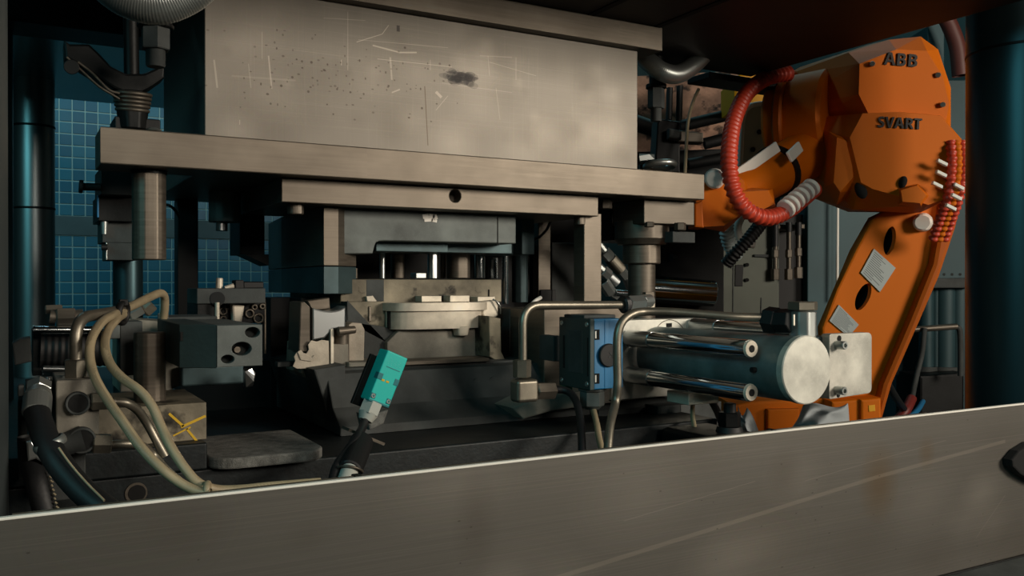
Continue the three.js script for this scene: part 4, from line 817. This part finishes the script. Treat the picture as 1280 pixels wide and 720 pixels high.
{
  // clamping cylinder with tie rods
  const X = 1.072, y = H(-.133), De = .972, Db = 1.335, r = .0535;
  const t = thing('clamp_cylinder', 'big pneumatic clamping cylinder with chrome tie rods and a bright round end cap', 'cylinder', V(X, y - r, -1.15));
  part(t, 'barrel', [cyl(V(X, y, -Db), V(X, y, -De - .012), r - .0015, r - .0015, 56)], M.barrel);
  part(t, 'end_cap', cyl(V(X, y, -De - .014), V(X, y, -De), r, r, 64, false, .0016), M.alu, 'round bright end cap');
  const rod = (x, yy, d1, d0) => {
    const q = part(t, 'tie_rod', cyl(V(x, yy, -d0), V(x, yy, -d1), .0142, .0142, 32), M.chrome);
    part(q, 'rod_end', cyl(V(x, yy, -d1), V(x, yy, -d1 + .004), .0140, .0125, 30), M.bright, 'pale ring at the rod end');
    part(q, 'socket', cyl(V(x, yy, -d1 + .003), V(x, yy, -d1 + .0046), .0058, .0058, 20), M.hole);
    part(q, 'rod_collar', cyl(V(x, yy, -d0 + .005), V(x, yy, -d0 + .075), .0155, .0155, 32, false, .001), M.chromeSoft);
  };
  rod(.999, H(-.1005), 1.02, Db); rod(.999, H(-.1685), 1.02, Db); rod(1.155, H(-.082), 1.06, Db); 
  const hp = at(936, 462, 1.03); part(t, 'plug_hole', cyl(V(X - r * .97, H(-.135), -1.03), V(X - r * .93 - .01, H(-.135), -1.03), .0045, .0045, 16), M.hole);
  const a = at(776, 395, Db), b = at(906, 397, Db), yb = at(776, 500, Db).y;
  const mp = part(t, 'mount_plate', bx(a.x - .02, b.x, yb, b.y, -Db - .035, -Db, .002), M.alu, 'pale mounting plate');
  const pl = at(837, 424, Db); part(mp, 'disc_edge', new THREE.TorusGeometry(.04, .0007, 6, 48).translate(pl.x, pl.y - .003, -Db + .0004), M.steelDark);
  part(mp, 'disc_notch', fb(833, 840, 404, 409, Db - .0006, .002, 0), M.hole);
  part(mp, 'blue_tag', fb(907, 918, 399, 406, Db + .04, .01, 0), M.blue, 'blue tag');
  // end flange plate
  const f0 = at(1037, 418, 1.03).x, f1 = at(1090, 418, 1.03).x, fy1 = at(1040, 417.5, 1.03).y, fy0 = at(1040, 499, 1.03).y, cr = .011;
  const s = new THREE.Shape(); s.moveTo(f0 + .004, fy0); s.lineTo(f1 - cr, fy0 + .004); s.quadraticCurveTo(f1, fy0 + .004, f1, fy0 + .004 + cr); s.lineTo(f1, fy1 - cr); s.quadraticCurveTo(f1, fy1, f1 - cr, fy1); s.lineTo(f0 + .006, fy1); s.quadraticCurveTo(f0, fy1, f0, fy1 - .006); s.lineTo(f0, fy0 + .004); s.quadraticCurveTo(f0, fy0, f0 + .004, fy0);
  const fl = part(t, 'end_flange', new THREE.ExtrudeGeometry(s, { depth: .016, bevelEnabled: true, bevelThickness: .001, bevelSize: .001, bevelOffset: -.001, bevelSegments: 2 }).translate(0, 0, -1.047), M.alu, 'pale rounded end flange');
  for (const [px, py] of [[1046, 431], [1045.5, 487.5]]) { const c = at(px, py, 1.03); part(fl, 'cap_screw', capScrew(V(c.x, c.y, -1.03), V(0, 0, 1), .0072, .018), M.zinc); }
  const h = at(1049, 423, 1.03); part(fl, 'screw_hole', cyl(V(h.x, h.y, -1.031), V(h.x, h.y, -1.0294), .005, .005, 18), M.hole); const h2 = at(1048, 494, 1.03); part(fl, 'screw_hole', cyl(V(h2.x, h2.y, -1.031), V(h2.x, h2.y, -1.0294), .004, .004, 18), M.hole);
  part(t, 'flange_neck', bx(X + .02, f0 + .02, y - .045, y + .045, -1.1, -1.045, .004), M.teal);
  // banjo
  const g = thing('banjo_fitting', 'zinc banjo fitting with a black connector standing on the clamping cylinder', 'fitting', V(1.085, y + r, -.995));
  const bz = -.995, bX = 1.087;
  part(g, 'body', cyl(V(bX, y + r - .004, bz), V(bX, at(1000, 389, .995).y, bz), .0205, .0205, 32, false, .0015), M.zinc);
  part(g, 'hex_head', hex(V(bX, at(1000, 388, .995).y, bz), V(bX, at(1000, 377, .995).y, bz), .0235), M.steelPipe);
  part(g, 'foot_ring', cyl(V(bX, y + r - .006, bz), V(bX, y + r + .003, bz), .0165, .0165, 28), M.blackSteel);
  part(g, 'slot', fb(992, 994, 393, 407, .972, .003, .0005), M.bright);
  part(g, 'connector', [hex(at(957, 399, 1.045), at(972, 401, 1.025), .0215), hex(at(971, 401, 1.026), at(990, 401, 1.0), .0195)], M.black, 'black connector');
}
// small things between cylinder and panel
solo('cream_cable', tube([at(866, 503, 1.25), at(866, 520, 1.22), at(869, 540, 1.18), at(872, 570, 1.12)], .0042, 40), M.cream, 'cream cable hanging below the clamping cylinder', 'cable');
solo('black_hose', tube([at(889, 500, 1.27), at(897, 515, 1.25), at(905, 535, 1.22), at(918, 560, 1.2)], .007, 40), M.rubber, 'short black hose behind the large black stud nut', 'hose');
{
  const D = 1.12, t = thing('stud_nut', 'black stud with a big hex nut and washer behind the guard panel', 'stud', at(912, 560, D));
  part(t, 'stud', cyl(at(912, 540, D), at(912.5, 504, D), .0105, .0105, 20, false, .001), M.black);
  part(t, 'hex_nut', hex(at(912, 533, D), at(912, 515, D), .019), M.blackSteel);
  part(t, 'flange', cyl(at(912, 546, D), at(912, 533, D), .0255, .0205, 28), M.black);
  part(t, 'base_arm', [fb(885, 945, 546, 640, D - .02, .12, .01)], M.blackSteel);
}
{
  // grey rag: folded cloth, a bent thick sheet
  const rag = (cx, outline, D, amp, label) => {
    const n = 30, m = 26, pos = [], idx = [], row = n + 1;
    const [tl, tr, br, bl] = outline;
    for (let side = 0; side < 2; side++) for (let j = 0; j <= m; j++) for (let i = 0; i <= n; i++) {
      const u = i / n, v = j / m, e = Math.sin(Math.PI * u) * Math.sin(Math.PI * v);
      const x = (tl[0] * (1 - u) + tr[0] * u) * (1 - v) + (bl[0] * (1 - u) + br[0] * u) * v, y0 = (tl[1] * (1 - u) + tr[1] * u) * (1 - v) + (bl[1] * (1 - u) + br[1] * u) * v;
      const y = y0 - 5 * Math.sin(u * 5 + cx) * (1 - v) + 3 * Math.sin(v * 7 + u * 3);
      const d = amp * (Math.pow(Math.max(0, e), .4) * 1.3 + .35 * Math.sin(u * 9 + v * 5 + cx) * e + .28 * Math.sin(u * 4 - v * 11) * e);
      const p = at(x, y, D - (side ? -.25 * amp * e : d)); pos.push(p.x, p.y, p.z);
    }
    const S = row * (m + 1);
    for (let side = 0; side < 2; side++) for (let j = 0; j < m; j++) for (let i = 0; i < n; i++) { const a = side * S + j * row + i, b = a + 1, c = a + row, d = c + 1; side ? idx.push(a, b, c, b, d, c) : idx.push(a, c, b, b, c, d); }
    const edge = []; for (let i = 0; i < n; i++) edge.push([i, i + 1], [m * row + i + 1, m * row + i]); for (let j = 0; j < m; j++) edge.push([(j + 1) * row, j * row], [j * row + n, (j + 1) * row + n]);
    for (const [a, b] of edge) idx.push(a, b, a + S, b, b + S, a + S);
    const g = new THREE.BufferGeometry(); g.setAttribute('position', new THREE.Float32BufferAttribute(pos, 3)); g.setIndex(idx); g.computeVertexNormals();
    solo('rag', g, M.cloth, label, 'rag');
  };
  rag(.5, [[1004, 509], [1060, 500], [1064, 548], [978, 562]], 1.13, .055, 'crumpled grey rag under the round end of the clamping cylinder');
  rag(2.2, [[922, 510], [934, 513], [962, 565], [928, 560]], 1.2, .03, 'small grey rag end right of the black stud nut');
}
// ------------------------------------------------------------------ robot
const hullOf = (list) => { const g = new ConvexGeometry(list); return g; };
const cp = (list, t) => list.map(([x, y]) => C(x, y, t));
// outline facing the camera plane at depth t, pushed back by depth
function slab(list, t, depth, bevel = .004, holes = []) {
  const toL = ([px, py]) => new THREE.Vector2((px - 640) / F * t, (HOR - py) / F * t);
  const s = new THREE.Shape(list.map(toL));
  for (const [px, py, a, b, r] of holes) { const p = new THREE.Path(), c = toL([px, py]); p.absellipse(c.x, c.y, a / F * t, b / F * t, 0, 2 * Math.PI, true, r); s.holes.push(p); }
  const g = new THREE.ExtrudeGeometry(s, { depth: depth - 2 * bevel, bevelEnabled: true, bevelThickness: bevel, bevelSize: bevel, bevelOffset: -bevel, bevelSegments: 2, curveSegments: 18 });
  return g.translate(0, 0, -depth + bevel - t).rotateY(-YAW).translate(0, Y0, 0);
}
{
  const T0 = 2.4, b = C(1062, 520, T0), base = V(b.x, 0, b.z);
  const t = thing('industrial_robot', 'orange industrial robot arm bent over beside the press at right', 'robot', base);
  // pedestal and base
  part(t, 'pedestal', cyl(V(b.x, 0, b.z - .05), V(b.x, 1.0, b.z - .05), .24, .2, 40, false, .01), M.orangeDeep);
  part(t, 'base_casting', [slab([[918, 507], [940, 502], [1046, 498], [1046, 560], [918, 560]], 2.36, .3, .008), slab([[960, 512], [1000, 511], [1000, 560], [960, 560]], 2.34, .1, .004)], M.orange);
  part(t, 'base_box', slab([[1040, 502], [1076, 499.5], [1076, 560], [1040, 560]], 2.30, .22, .006), M.orange);
  const bb = part(t, 'base_box', slab([[1076.5, 500], [1102, 497.5], [1102.5, 560], [1076.5, 560]], 2.29, .2, .006), M.orange);
  part(bb, 'warning_mark', slab([[1086, 507], [1094, 506], [1094.5, 514], [1086.5, 515]], 2.2885, .003, .0008), M.yellow, 'small yellow warning mark');
  // lower arm
  const la = part(t, 'lower_arm', slab([[1090, 275], [1108, 262], [1150, 240], [1196, 200], [1199, 245], [1186, 290], [1166, 345], [1140, 410], [1108, 485], [1094, 535], [1036, 535], [1029, 470], [1028, 410], [1046, 362], [1070, 312]], 2.36, .022, .006, [[1112, 301, 10, 21, -.2], [1079, 371, 11, 21, -.42]]), M.orange);
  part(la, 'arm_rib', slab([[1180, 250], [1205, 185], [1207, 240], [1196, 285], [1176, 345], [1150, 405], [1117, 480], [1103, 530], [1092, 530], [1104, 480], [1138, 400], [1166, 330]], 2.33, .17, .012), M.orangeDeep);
  part(la, 'slot_shade', slab([[1094, 282], [1150, 250], [1186, 260], [1120, 440], [1040, 525], [1036, 420]], 2.405, .02, .004), M.black);  // black sheet added so the arm slots look dark inside
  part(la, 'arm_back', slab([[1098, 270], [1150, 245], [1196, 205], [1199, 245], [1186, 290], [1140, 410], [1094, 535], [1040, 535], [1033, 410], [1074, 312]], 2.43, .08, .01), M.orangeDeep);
  const sticker = (q, n) => {
    const tex = canvasTex(160, 200, (g, w, h) => { g.fillStyle = '#a3aaa8'; g.fillRect(0, 0, w, h); g.fillStyle = 'rgba(60,66,68,.7)'; let s = n * 91 + 3; const r = () => { s = (s * 16807) % 2147483647; return s / 2147483647; }; for (let y = 14; y < h - 12; y += 14) g.fillRect(12, y, 60 + r() * 76, 5); });
    const P = q.map(([x, y]) => C(x, y, 2.356)), Q = q.map(([x, y]) => C(x, y, 2.3595));
    const pos = [], uv = []; const tri = (a, b, c, u) => { pos.push(a.x, a.y, a.z, b.x, b.y, b.z, c.x, c.y, c.z); uv.push(...u); };
    tri(P[3], P[2], P[1], [0, 0, 1, 0, 1, 1]); tri(P[3], P[1], P[0], [0, 0, 1, 1, 0, 1]);
    for (let i = 0; i < 4; i++) { const k = (i + 1) % 4; tri(P[i], P[k], Q[k], [0, 0, 0, 0, 0, 0]); tri(P[i], Q[k], Q[i], [0, 0, 0, 0, 0, 0]); }
    const g = new THREE.BufferGeometry(); g.setAttribute('position', new THREE.Float32BufferAttribute(pos, 3)); g.setAttribute('uv', new THREE.Float32BufferAttribute(uv, 2)); g.computeVertexNormals(); g.userData.keepUV = true;
    part(la, 'data_plate', g, std(0xffffff, .5, 0, { map: tex }), 'grey printed data plate');
  };
  sticker([[1092.5, 311], [1119.6, 335], [1100, 365], [1076, 341]], 1); sticker([[1048.7, 381], [1073.7, 406], [1061, 421], [1037, 401]], 2);
  part(la, 'joint_cap', cyl(C(1153, 278, 2.37), C(1153, 278, 2.325), .026, .022, 28, false, .004), M.white, 'pale round joint cap');
  // upper arm: two chamfered housings with deep left sides
  const h1 = part(t, 'motor_housing', hullOf([...cp([[1074, 80], [1120, 62], [1158, 64], [1178, 96], [1186, 130], [1182, 152], [1086, 144], [1073, 118]], 2.24), ...cp([[1060, 66], [1110, 50], [1150, 46], [1172, 62], [1188, 110], [1188, 160]], 2.33), ...cp([[978, 96], [1000, 84], [1085, 56], [1150, 50], [1186, 150], [1080, 200], [975, 175], [968, 140]], 2.62)]), M.orange);
  const h2 = part(t, 'arm_housing', hullOf([...cp([[1078, 142], [1120, 140], [1176, 145], [1200, 176], [1204, 212], [1196, 244], [1160, 256], [1090, 236], [1076, 228], [1062, 172]], 2.20), ...cp([[1044, 160], [1040, 232], [1066, 262], [1150, 266], [1206, 230], [1207, 180]], 2.30), ...cp([[980, 150], [985, 205], [1010, 245], [1060, 265], [1150, 262], [1200, 200], [1150, 140]], 2.58)]), M.orange);
  part(h2, 'bulge', hullOf([...cp([[1046, 172], [1063, 178], [1066, 222], [1050, 240], [1042, 228]], 2.215), ...cp([[1036, 165], [1072, 170], [1078, 236], [1046, 256], [1030, 235]], 2.30)]), M.orange);
  part(h2, 'boss', hullOf([...cp([[1126, 238], [1146, 232], [1158, 244], [1150, 254], [1128, 252]], 2.17), ...cp([[1118, 232], [1150, 226], [1166, 246], [1152, 262], [1120, 258]], 2.26)]), M.orange);
  for (const [x, y, a, r] of [[1076, 238, .014, .4], [1128, 228, .010, -.3]]) { const g = new THREE.SphereGeometry(1, 20, 14).scale(a, a * 1.6, .012).rotateZ(r).rotateY(-YAW), c = C(x, y, x < 1100 ? 2.215 : 2.20); part(h2, 'recess', g.translate(c.x, c.y, c.z), M.hole); }
  part(h1, 'flange_ring', cyl(C(984, 157, 2.50), C(996, 156, 2.485), .150, .150, 44, false, .006), M.orangeDeep, 'turned wrist flange');
  part(h1, 'rear_cover', cyl(C(972, 159, 2.52), C(1045, 150, 2.42), .135, .14, 44, false, .01), M.orange);
  // lettering as thin solid letters lying on the housing faces
  const letters = (s, size, px, py, t0, tiltX, rotZ, parent, label) => {
    const g = new TextGeometry(s, { font, size, depth: .003, curveSegments: 4, bevelEnabled: false }); g.computeBoundingBox(); const bb2 = g.boundingBox; g.translate(-(bb2.max.x + bb2.min.x) / 2, -(bb2.max.y + bb2.min.y) / 2, 0);
    const c = C(px, py, t0); part(parent, 'lettering', g.rotateX(tiltX).rotateZ(rotZ).rotateY(-YAW).translate(c.x, c.y, c.z), M.black, label);
  };
  letters('ABB', .032, 1125, 75, 2.2392, 0, -.08, h1, 'black ABB lettering');
  letters('SVART', .027, 1124, 154, 2.1992, 0, -.05, h2, 'black SVART lettering');
  // bright scuffs and screws
  for (const [x, y, tt] of [[1090, 80, 2.236], [1178, 131, 2.236], [1172, 94, 2.24], [1190, 185, 2.2]]) { const c = C(x, y, tt); part(h1, 'screw', cyl(c, C(x, y, tt - .008), .007, .006, 14), M.zinc); }
  // forearm tube and wrist
  const a = C(1022, 186, 2.42), w = C(908, 248, 2.2), d = w.clone().sub(a).normalize();
  const fa = part(t, 'forearm', cyl(a, w, .068, .055, 40, false, .008), M.orange);
  part(fa, 'clamp_band', cyl(a.clone().lerp(w, .46), a.clone().lerp(w, .5), .069, .069, 36), M.black, 'black strap');
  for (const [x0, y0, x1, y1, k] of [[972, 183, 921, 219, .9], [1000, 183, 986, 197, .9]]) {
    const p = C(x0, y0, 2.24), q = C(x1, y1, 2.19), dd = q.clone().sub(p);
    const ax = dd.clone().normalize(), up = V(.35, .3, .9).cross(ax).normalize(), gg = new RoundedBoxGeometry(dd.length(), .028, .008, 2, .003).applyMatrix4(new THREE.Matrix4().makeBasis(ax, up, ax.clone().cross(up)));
    part(fa, 'highlight_strip', gg.translate((p.x + q.x) / 2, (p.y + q.y) / 2, (p.z + q.z) / 2), M.white, 'white strip standing in for a bright highlight');  // white boxes stand in for the highlight along the forearm
  }
  const wr = part(t, 'wrist', hullOf([...cp([[880, 228], [905, 216], [930, 226], [935, 262], [905, 282], [872, 284], [866, 262]], 2.14), ...cp([[876, 224], [915, 214], [945, 250], [905, 290], [866, 282]], 2.26)]), M.orange);
  part(wr, 'end_lobe', hullOf([...cp([[925, 240], [960, 238], [968, 255], [940, 268], [920, 258]], 2.12), ...cp([[920, 232], [966, 236], [970, 262], [930, 274]], 2.22)]), M.orange);
  part(wr, 'white_cap', cyl(C(893, 224, 2.16), C(893, 224, 2.11), .026, .022, 24, false, .004), M.white, 'pale round cap');
  part(wr, 'tool_plate', slab([[868, 255], [878, 250], [880, 285], [868, 284]], 2.1, .08, .004), M.orangeDeep);
}
solo('hose_loop', corrugated([C(985, 92, 2.34), C(958, 98, 2.3), C(934, 116, 2.24), C(919, 145, 2.18), C(912, 180, 2.12), C(912, 215, 2.08), C(920, 245, 2.07), C(938, 266, 2.08), C(962, 272, 2.1), C(986, 262, 2.14), C(1004, 248, 2.2), C(1018, 236, 2.26)], .0185, .0022, .015, 18), M.redHose, 'red-brown corrugated hose looping around the robot forearm', 'hose');
{
  const t = thing('cable_chain', 'pale ribbed links on the red-brown hose below the robot forearm', 'cable chain', C(998, 250, 2.17));
  for (let k = 0; k < 6; k++) { const u = k / 5, p = C(981 + 31 * u, 262 - 26 * u, 2.11 + .1 * u), q = C(984 + 31 * u, 259 - 26 * u, 2.115 + .1 * u); part(t, 'link', cyl(p, q, .0235, .0235, 20, false, .002), M.white); }
}
{
  const t = thing('dress_pack', 'orange ribbed cable bundle on the right flank of the robot arm', 'cable bundle', C(1196, 240, 2.2));
  for (let k = 0; k < 3; k++) part(t, 'hose_run', corrugated([C(1202 - k * 7, 178, 2.2), C(1204 - k * 7, 205, 2.18), C(1200 - k * 7, 240, 2.19), C(1190 - k * 7, 272, 2.24), C(1180 - k * 7, 300, 2.28)], .011, .0022, .016, 14), k === 1 ? M.orange : M.redHose);
  for (const [x, y] of [[1179, 202], [1178, 216], [1173, 230], [1200, 232], [1197, 245], [1190, 258]]) part(t, 'clip', slab([[x - 6, y - 4], [x + 6, y + 2], [x + 5, y + 6], [x - 7, y]], 2.165, .012, .001), M.white);
}
// gripper side hoses below the wrist
solo('gripper_hose', corrugated([C(912, 262, 2.6), C(908, 285, 2.62), C(912, 305, 2.64), C(922, 322, 2.66)], .02, .003, .012, 16), M.greyPanel, 'pale grey corrugated hose hanging behind the robot wrist', 'hose');
solo('gripper_hose', corrugated([C(972, 232, 2.5), C(958, 268, 2.45), C(938, 296, 2.42), C(920, 316, 2.42), C(908, 330, 2.44)], .017, .002, .01, 16), M.rubber, 'black corrugated hose slanting down below the robot wrist', 'hose');
solo('gripper_hose', tube([C(928, 268, 2.65), C(922, 285, 2.66), C(928, 302, 2.67), C(942, 306, 2.68)], .012, 40), M.white, 'thin pale hose loop below the robot wrist', 'hose');

// ------------------------------------------------------------------ behind the press, right
{
  const t = thing('access_panel', 'grey rounded panel with a raised rim behind the robot forearm', 'panel', C(948, 240, 2.8));
  part(t, 'panel_body', slab([[927, 135], [934, 128], [985, 126], [985, 245], [922, 245], [924, 170]], 2.8, .05, .01), M.greyPanel);
  part(t, 'rim', tube([C(925, 240, 2.79), C(926, 190, 2.79), C(929, 148, 2.79), C(936, 134, 2.79), C(950, 130, 2.79), C(980, 129, 2.79)], .008, 60, 10), M.white);
  for (const [x, y] of [[949, 165], [941, 187], [945, 215]]) part(t, 'screw', cyl(C(x, y, 2.805), C(x, y, 2.79), .008, .008, 14), M.black);
  part(t, 'port', cyl(C(965, 150, 2.805), C(965, 150, 2.785), .03, .03, 24), M.black);
}
solo('yellow_housing', slab([[917, 100], [925, 92], [982, 88], [982, 134], [917, 136]], 3.1, .2, .01), M.yellow, 'yellow machine housing behind the top of the red-brown hose loop', 'housing');
{
  const t = thing('control_cabinet', 'cream grey machine cabinet with a small dark window below the robot wrist', 'cabinet', C(930, 420, 3.3));
  part(t, 'cabinet_body', slab([[899, 268], [974, 268], [974, 826], [894, 826]], 3.3, .4, .004), M.creamPanel);
  part(t, 'edge_strip', slab([[897, 300], [902.5, 300], [899, 430], [893, 430]], 3.28, .03, .003), M.white);
  part(t, 'window', slab([[919, 331], [929.5, 331], [928.5, 358], [918.5, 358]], 3.297, .012, .002), M.black);
  for (const y of [331, 350]) part(t, 'screw', cyl(C(934, y, 3.3), C(934, y, 3.29), .007, .007, 12), M.black);
  part(t, 'seam', slab([[916, 326], [917.5, 326], [917, 394], [915.5, 394]], 3.298, .004, .0008), M.castDark);
  part(t, 'seam', slab([[951, 372], [952.5, 372], [952, 392], [950.5, 392]], 3.298, .004, .0008), M.castDark);
  part(t, 'bracket', slab([[943, 318], [962, 318], [962, 322], [943, 321]], 3.29, .05, .002), M.castDark);
}
{
  const bay = solo('fitting_bay', slab([[972, 268], [1008, 268], [1008, 805], [972, 805]], 3.45, .2, .003), M.black, 'dark recess holding three chrome fittings right of the cream cabinet', 'recess');
  solo('bay_rail', slab([[950, 281], [1006, 280], [1006, 286], [950, 287]], 3.3, .16, .003), M.steelDark, 'steel rail above the three chrome fittings', 'rail');
  const names = ['leftmost of the three hanging chrome fittings in the dark recess', 'middle of the three hanging chrome fittings in the dark recess', 'rightmost of the three hanging chrome fittings in the dark recess'];
  [[969, 308, 350], [986, 290, 350], [998, 294, 348]].forEach(([x, ya, yb], i) => {
    const t = thing('hose_fitting', names[i], 'fitting', C(x, yb, 3.28), 'chrome fittings in the dark recess');
    const q = (y) => C(x, y, 3.28);
    part(t, 'ferrule', cyl(q(yb - 14), q(ya), .009, .009, 18), M.steelDark);
    part(t, 'hex_nut', hex(q(yb), q(yb - 14), .0165), M.steelDark); part(t, 'hex_nut', hex(q(yb - 28), q(yb - 38), .0135), M.steelDark);
    part(t, 'hose_end', cyl(q(ya), q(278), .0115, .0115, 16), M.rubber);
  });
}
{
  const t = thing('machine_door', 'plain greenish cabinet door with a thin bright vertical rod left of the robot arm', 'cabinet', C(1040, 470, 3.4));
  part(t, 'door_leaf', slab([[1009, 240], [1100, 236], [1100, 814], [1009, 814]], 3.4, .2, .004), M.tealPanel);
  part(t, 'rod', cyl(C(1046.5, 375, 3.36), C(1047, 225, 3.36), .0055, .0055, 14), M.white);
}
{
  // rear hydraulics seen through the gap between the guide post and the cabinet
  solo('chrome_cylinder', [cyl(C(800, 360, 3.02), C(892, 367, 3.05), .045, .045, 40, false, .002)], M.chrome, 'large shiny chrome cylinder lying behind the guide post', 'cylinder');
  solo('shadow_panel', slab([[800, 205], [905, 230], [905, 850], [800, 850]], 3.1, .05, .003), M.blackSteel, 'big dark sheet standing in for shadow behind the shiny chrome cylinder', 'panel');  // dark sheet put in for the shadowed space at the back
  const names = ['upper thin dark bar between the guide post and the cream cabinet', 'lower thin dark bar between the guide post and the cream cabinet'];
  [[287], [322]].forEach(([y], i) => solo('cross_bar', cyl(C(838, y, 3.09), C(900, y - 2, 3.3), .012, .012, 16), M.black, names[i], 'bar'));
  // pinkish painted panel and frame seen below the right hose arc
  const p = thing('rusty_panel', 'pinkish stained panel behind dark bars right of the scratched block', 'panel', C(870, 260, 3.6));
  part(p, 'panel_body', slab([[780, 96], [935, 88], [935, 200], [860, 196], [780, 215]], 3.6, .04, .003), M.pink);
  const f = thing('bar_frame', 'dark frame of upright and slanting bars in front of the pinkish panel', 'frame', C(850, 240, 3.3));
  for (const [a, b, r] of [[[837, 110], [836, 150], .012], [[849.5, 108], [848.5, 152], .012], [[850, 158], [935, 138], .022], [[880, 180], [935, 166], .022], [[860, 205], [935, 192], .02], [[790, 152], [830, 166], .03]])
    part(f, 'bar', cyl(C(...a, 3.3), C(...b, 3.3), r, r, 14), M.black);
  part(f, 'panel_below', slab([[790, 190], [935, 185], [935, 262], [790, 262]], 3.4, .04, .003), M.blackSteel);
  const k = thing('valve_stack', 'dark valve blocks standing behind the wide plate beside the thin cream tube', 'valve', C(832, 216, 2.3));
  part(k, 'valve_body', [slab([[822, 148], [850, 152], [850, 216], [818, 216]], 2.3, .1, .004)], M.blackSteel);
  part(k, 'side_block', [slab([[848, 163], [879, 166], [879, 178], [848, 177]], 2.28, .05, .003)], M.steelDark);
  part(k, 'cap', [slab([[836, 160], [852, 163], [852, 174], [836, 172]], 2.26, .04, .006)], M.castDark);
  solo('chrome_part', [hullOf([...cp([[799, 195], [812, 193], [818, 199], [800, 201]], 2.15), ...cp([[799, 192], [818, 193], [800, 203]], 2.2)])], M.zinc, 'small shiny part just right of the scratched block above the wide plate', 'part');
  solo('chrome_ring', [new THREE.TorusGeometry(.035, .008, 12, 40).rotateX(Math.PI / 2 - .12).translate(C(825, 207, 2.2).x, C(825, 207, 2.2).y, C(825, 207, 2.2).z)], M.zinc, 'shiny flat ring behind the wide plate near the thin cream tube', 'ring');
  solo('cream_tube', tube([at(873, 112, 1.78), at(866, 128, 1.76), at(860, 152, 1.74), at(858, 180, 1.72), at(856, 218, 1.7)], .0042, 50), M.cream, 'thin cream tube rising behind the right end of the wide plate', 'tube');
}
// far right
{
  const t = thing('wall_cabinet', 'mottled greenish cabinet between the robot arm and the right column', 'cabinet', C(1180, 360, 3.7));
  part(t, 'cabinet_body', slab([[1120, 100], [1215, 100], [1215, 772], [1120, 772]], 3.9, .3, .004), M.tealPanel);
  for (let i = 0; i < 5; i++) part(t, 'rivet', cyl(C(1160 + i * 10, 343, 3.7), C(1160 + i * 10, 343, 3.69), .006, .005, 10), M.castDark);
  part(t, 'base_rail', slab([[1120, 349], [1215, 347], [1215, 360], [1120, 360]], 3.66, .3, .004), M.castDark);
  const names = ['greenish vertical pipe nearest the robot arm at the far right', 'second greenish vertical pipe from the robot arm at the far right', 'greenish vertical pipe second from the right column', 'greenish vertical pipe nearest the right column'];
  [[1158, .03], [1170, .022], [1181, .045], [1197, .045]].forEach(([x, r], i) => { const p = thing('wall_pipe', names[i], 'pipe', C(x, 520, 3.75)); part(p, 'pipe_body', cyl(C(x, 540, 3.75), C(x, 360, 3.75), r, r, 20), M.tealPanel); part(p, 'flange', cyl(C(x, 466, 3.75), C(x, 458, 3.75), r + .012, r + .012, 20), M.castDark); });
  solo('drain_pipe', [cyl(C(1140, 412, 3.5), C(1196, 408, 3.5), .012, .012, 14)], M.steelDark, 'thin horizontal pipe crossing the greenish pipes at the far right', 'pipe');
  solo('drain_pipe', tube([C(1196, 408, 3.5), C(1200, 414, 3.5), C(1201, 440, 3.5), C(1201, 470, 3.5)], .011, 30), M.castDark, 'thin pipe end bending down beside the right column', 'pipe');
  solo('drain_pipe', tube([C(1156, 410, 3.48), C(1153, 440, 3.48), C(1146, 470, 3.48), C(1140, 500, 3.48)], .01, 30), M.castDark, 'thin slanting pipe in front of the greenish pipes', 'pipe');
  solo('cable', tube([C(1104, 470, 2.6), C(1122, 500, 3.0), C(1136, 516, 3.3), C(1160, 528, 3.6)], .012, 30), M.black, 'sagging black cable right of the robot base', 'cable');
  solo('air_hose', tube([C(1110, 534, 3.1), C(1130, 526, 3.1), C(1146, 514, 3.3), C(1154, 502, 3.6)], .010, 30), M.blue, 'blue air hose right of the robot base', 'hose');
  solo('red_hose', tube([C(1120, 528, 3.2), C(1132, 514, 3.2), C(1140, 498, 3.25)], .018, 30), std(0x6a2018, .5, 0), 'dull red hose right of the robot base', 'hose');
  solo('pump_unit', [slab([[1150, 470], [1206, 466], [1206, 784], [1150, 784]], 3.6, .2, .01)], M.blackSteel, 'black pump box at the foot of the greenish pipes', 'pump');
  solo('duct', [slab([[1158, 34], [1180, 22], [1180, 95], [1162, 95]], 3.5, .2, .004)], M.tealPanel, 'greenish ribbed duct above the robot near the right column', 'duct');
  solo('roof_pipe', tube([C(1180, 20, 3.4), C(1188, 36, 3.4), C(1196, 60, 3.4), C(1200, 95, 3.4)], .03, 30), std(0x5a2a22, .5, 0), 'dark reddish pipe beside the right column above the robot', 'pipe');
}

renderer.render(scene, camera);
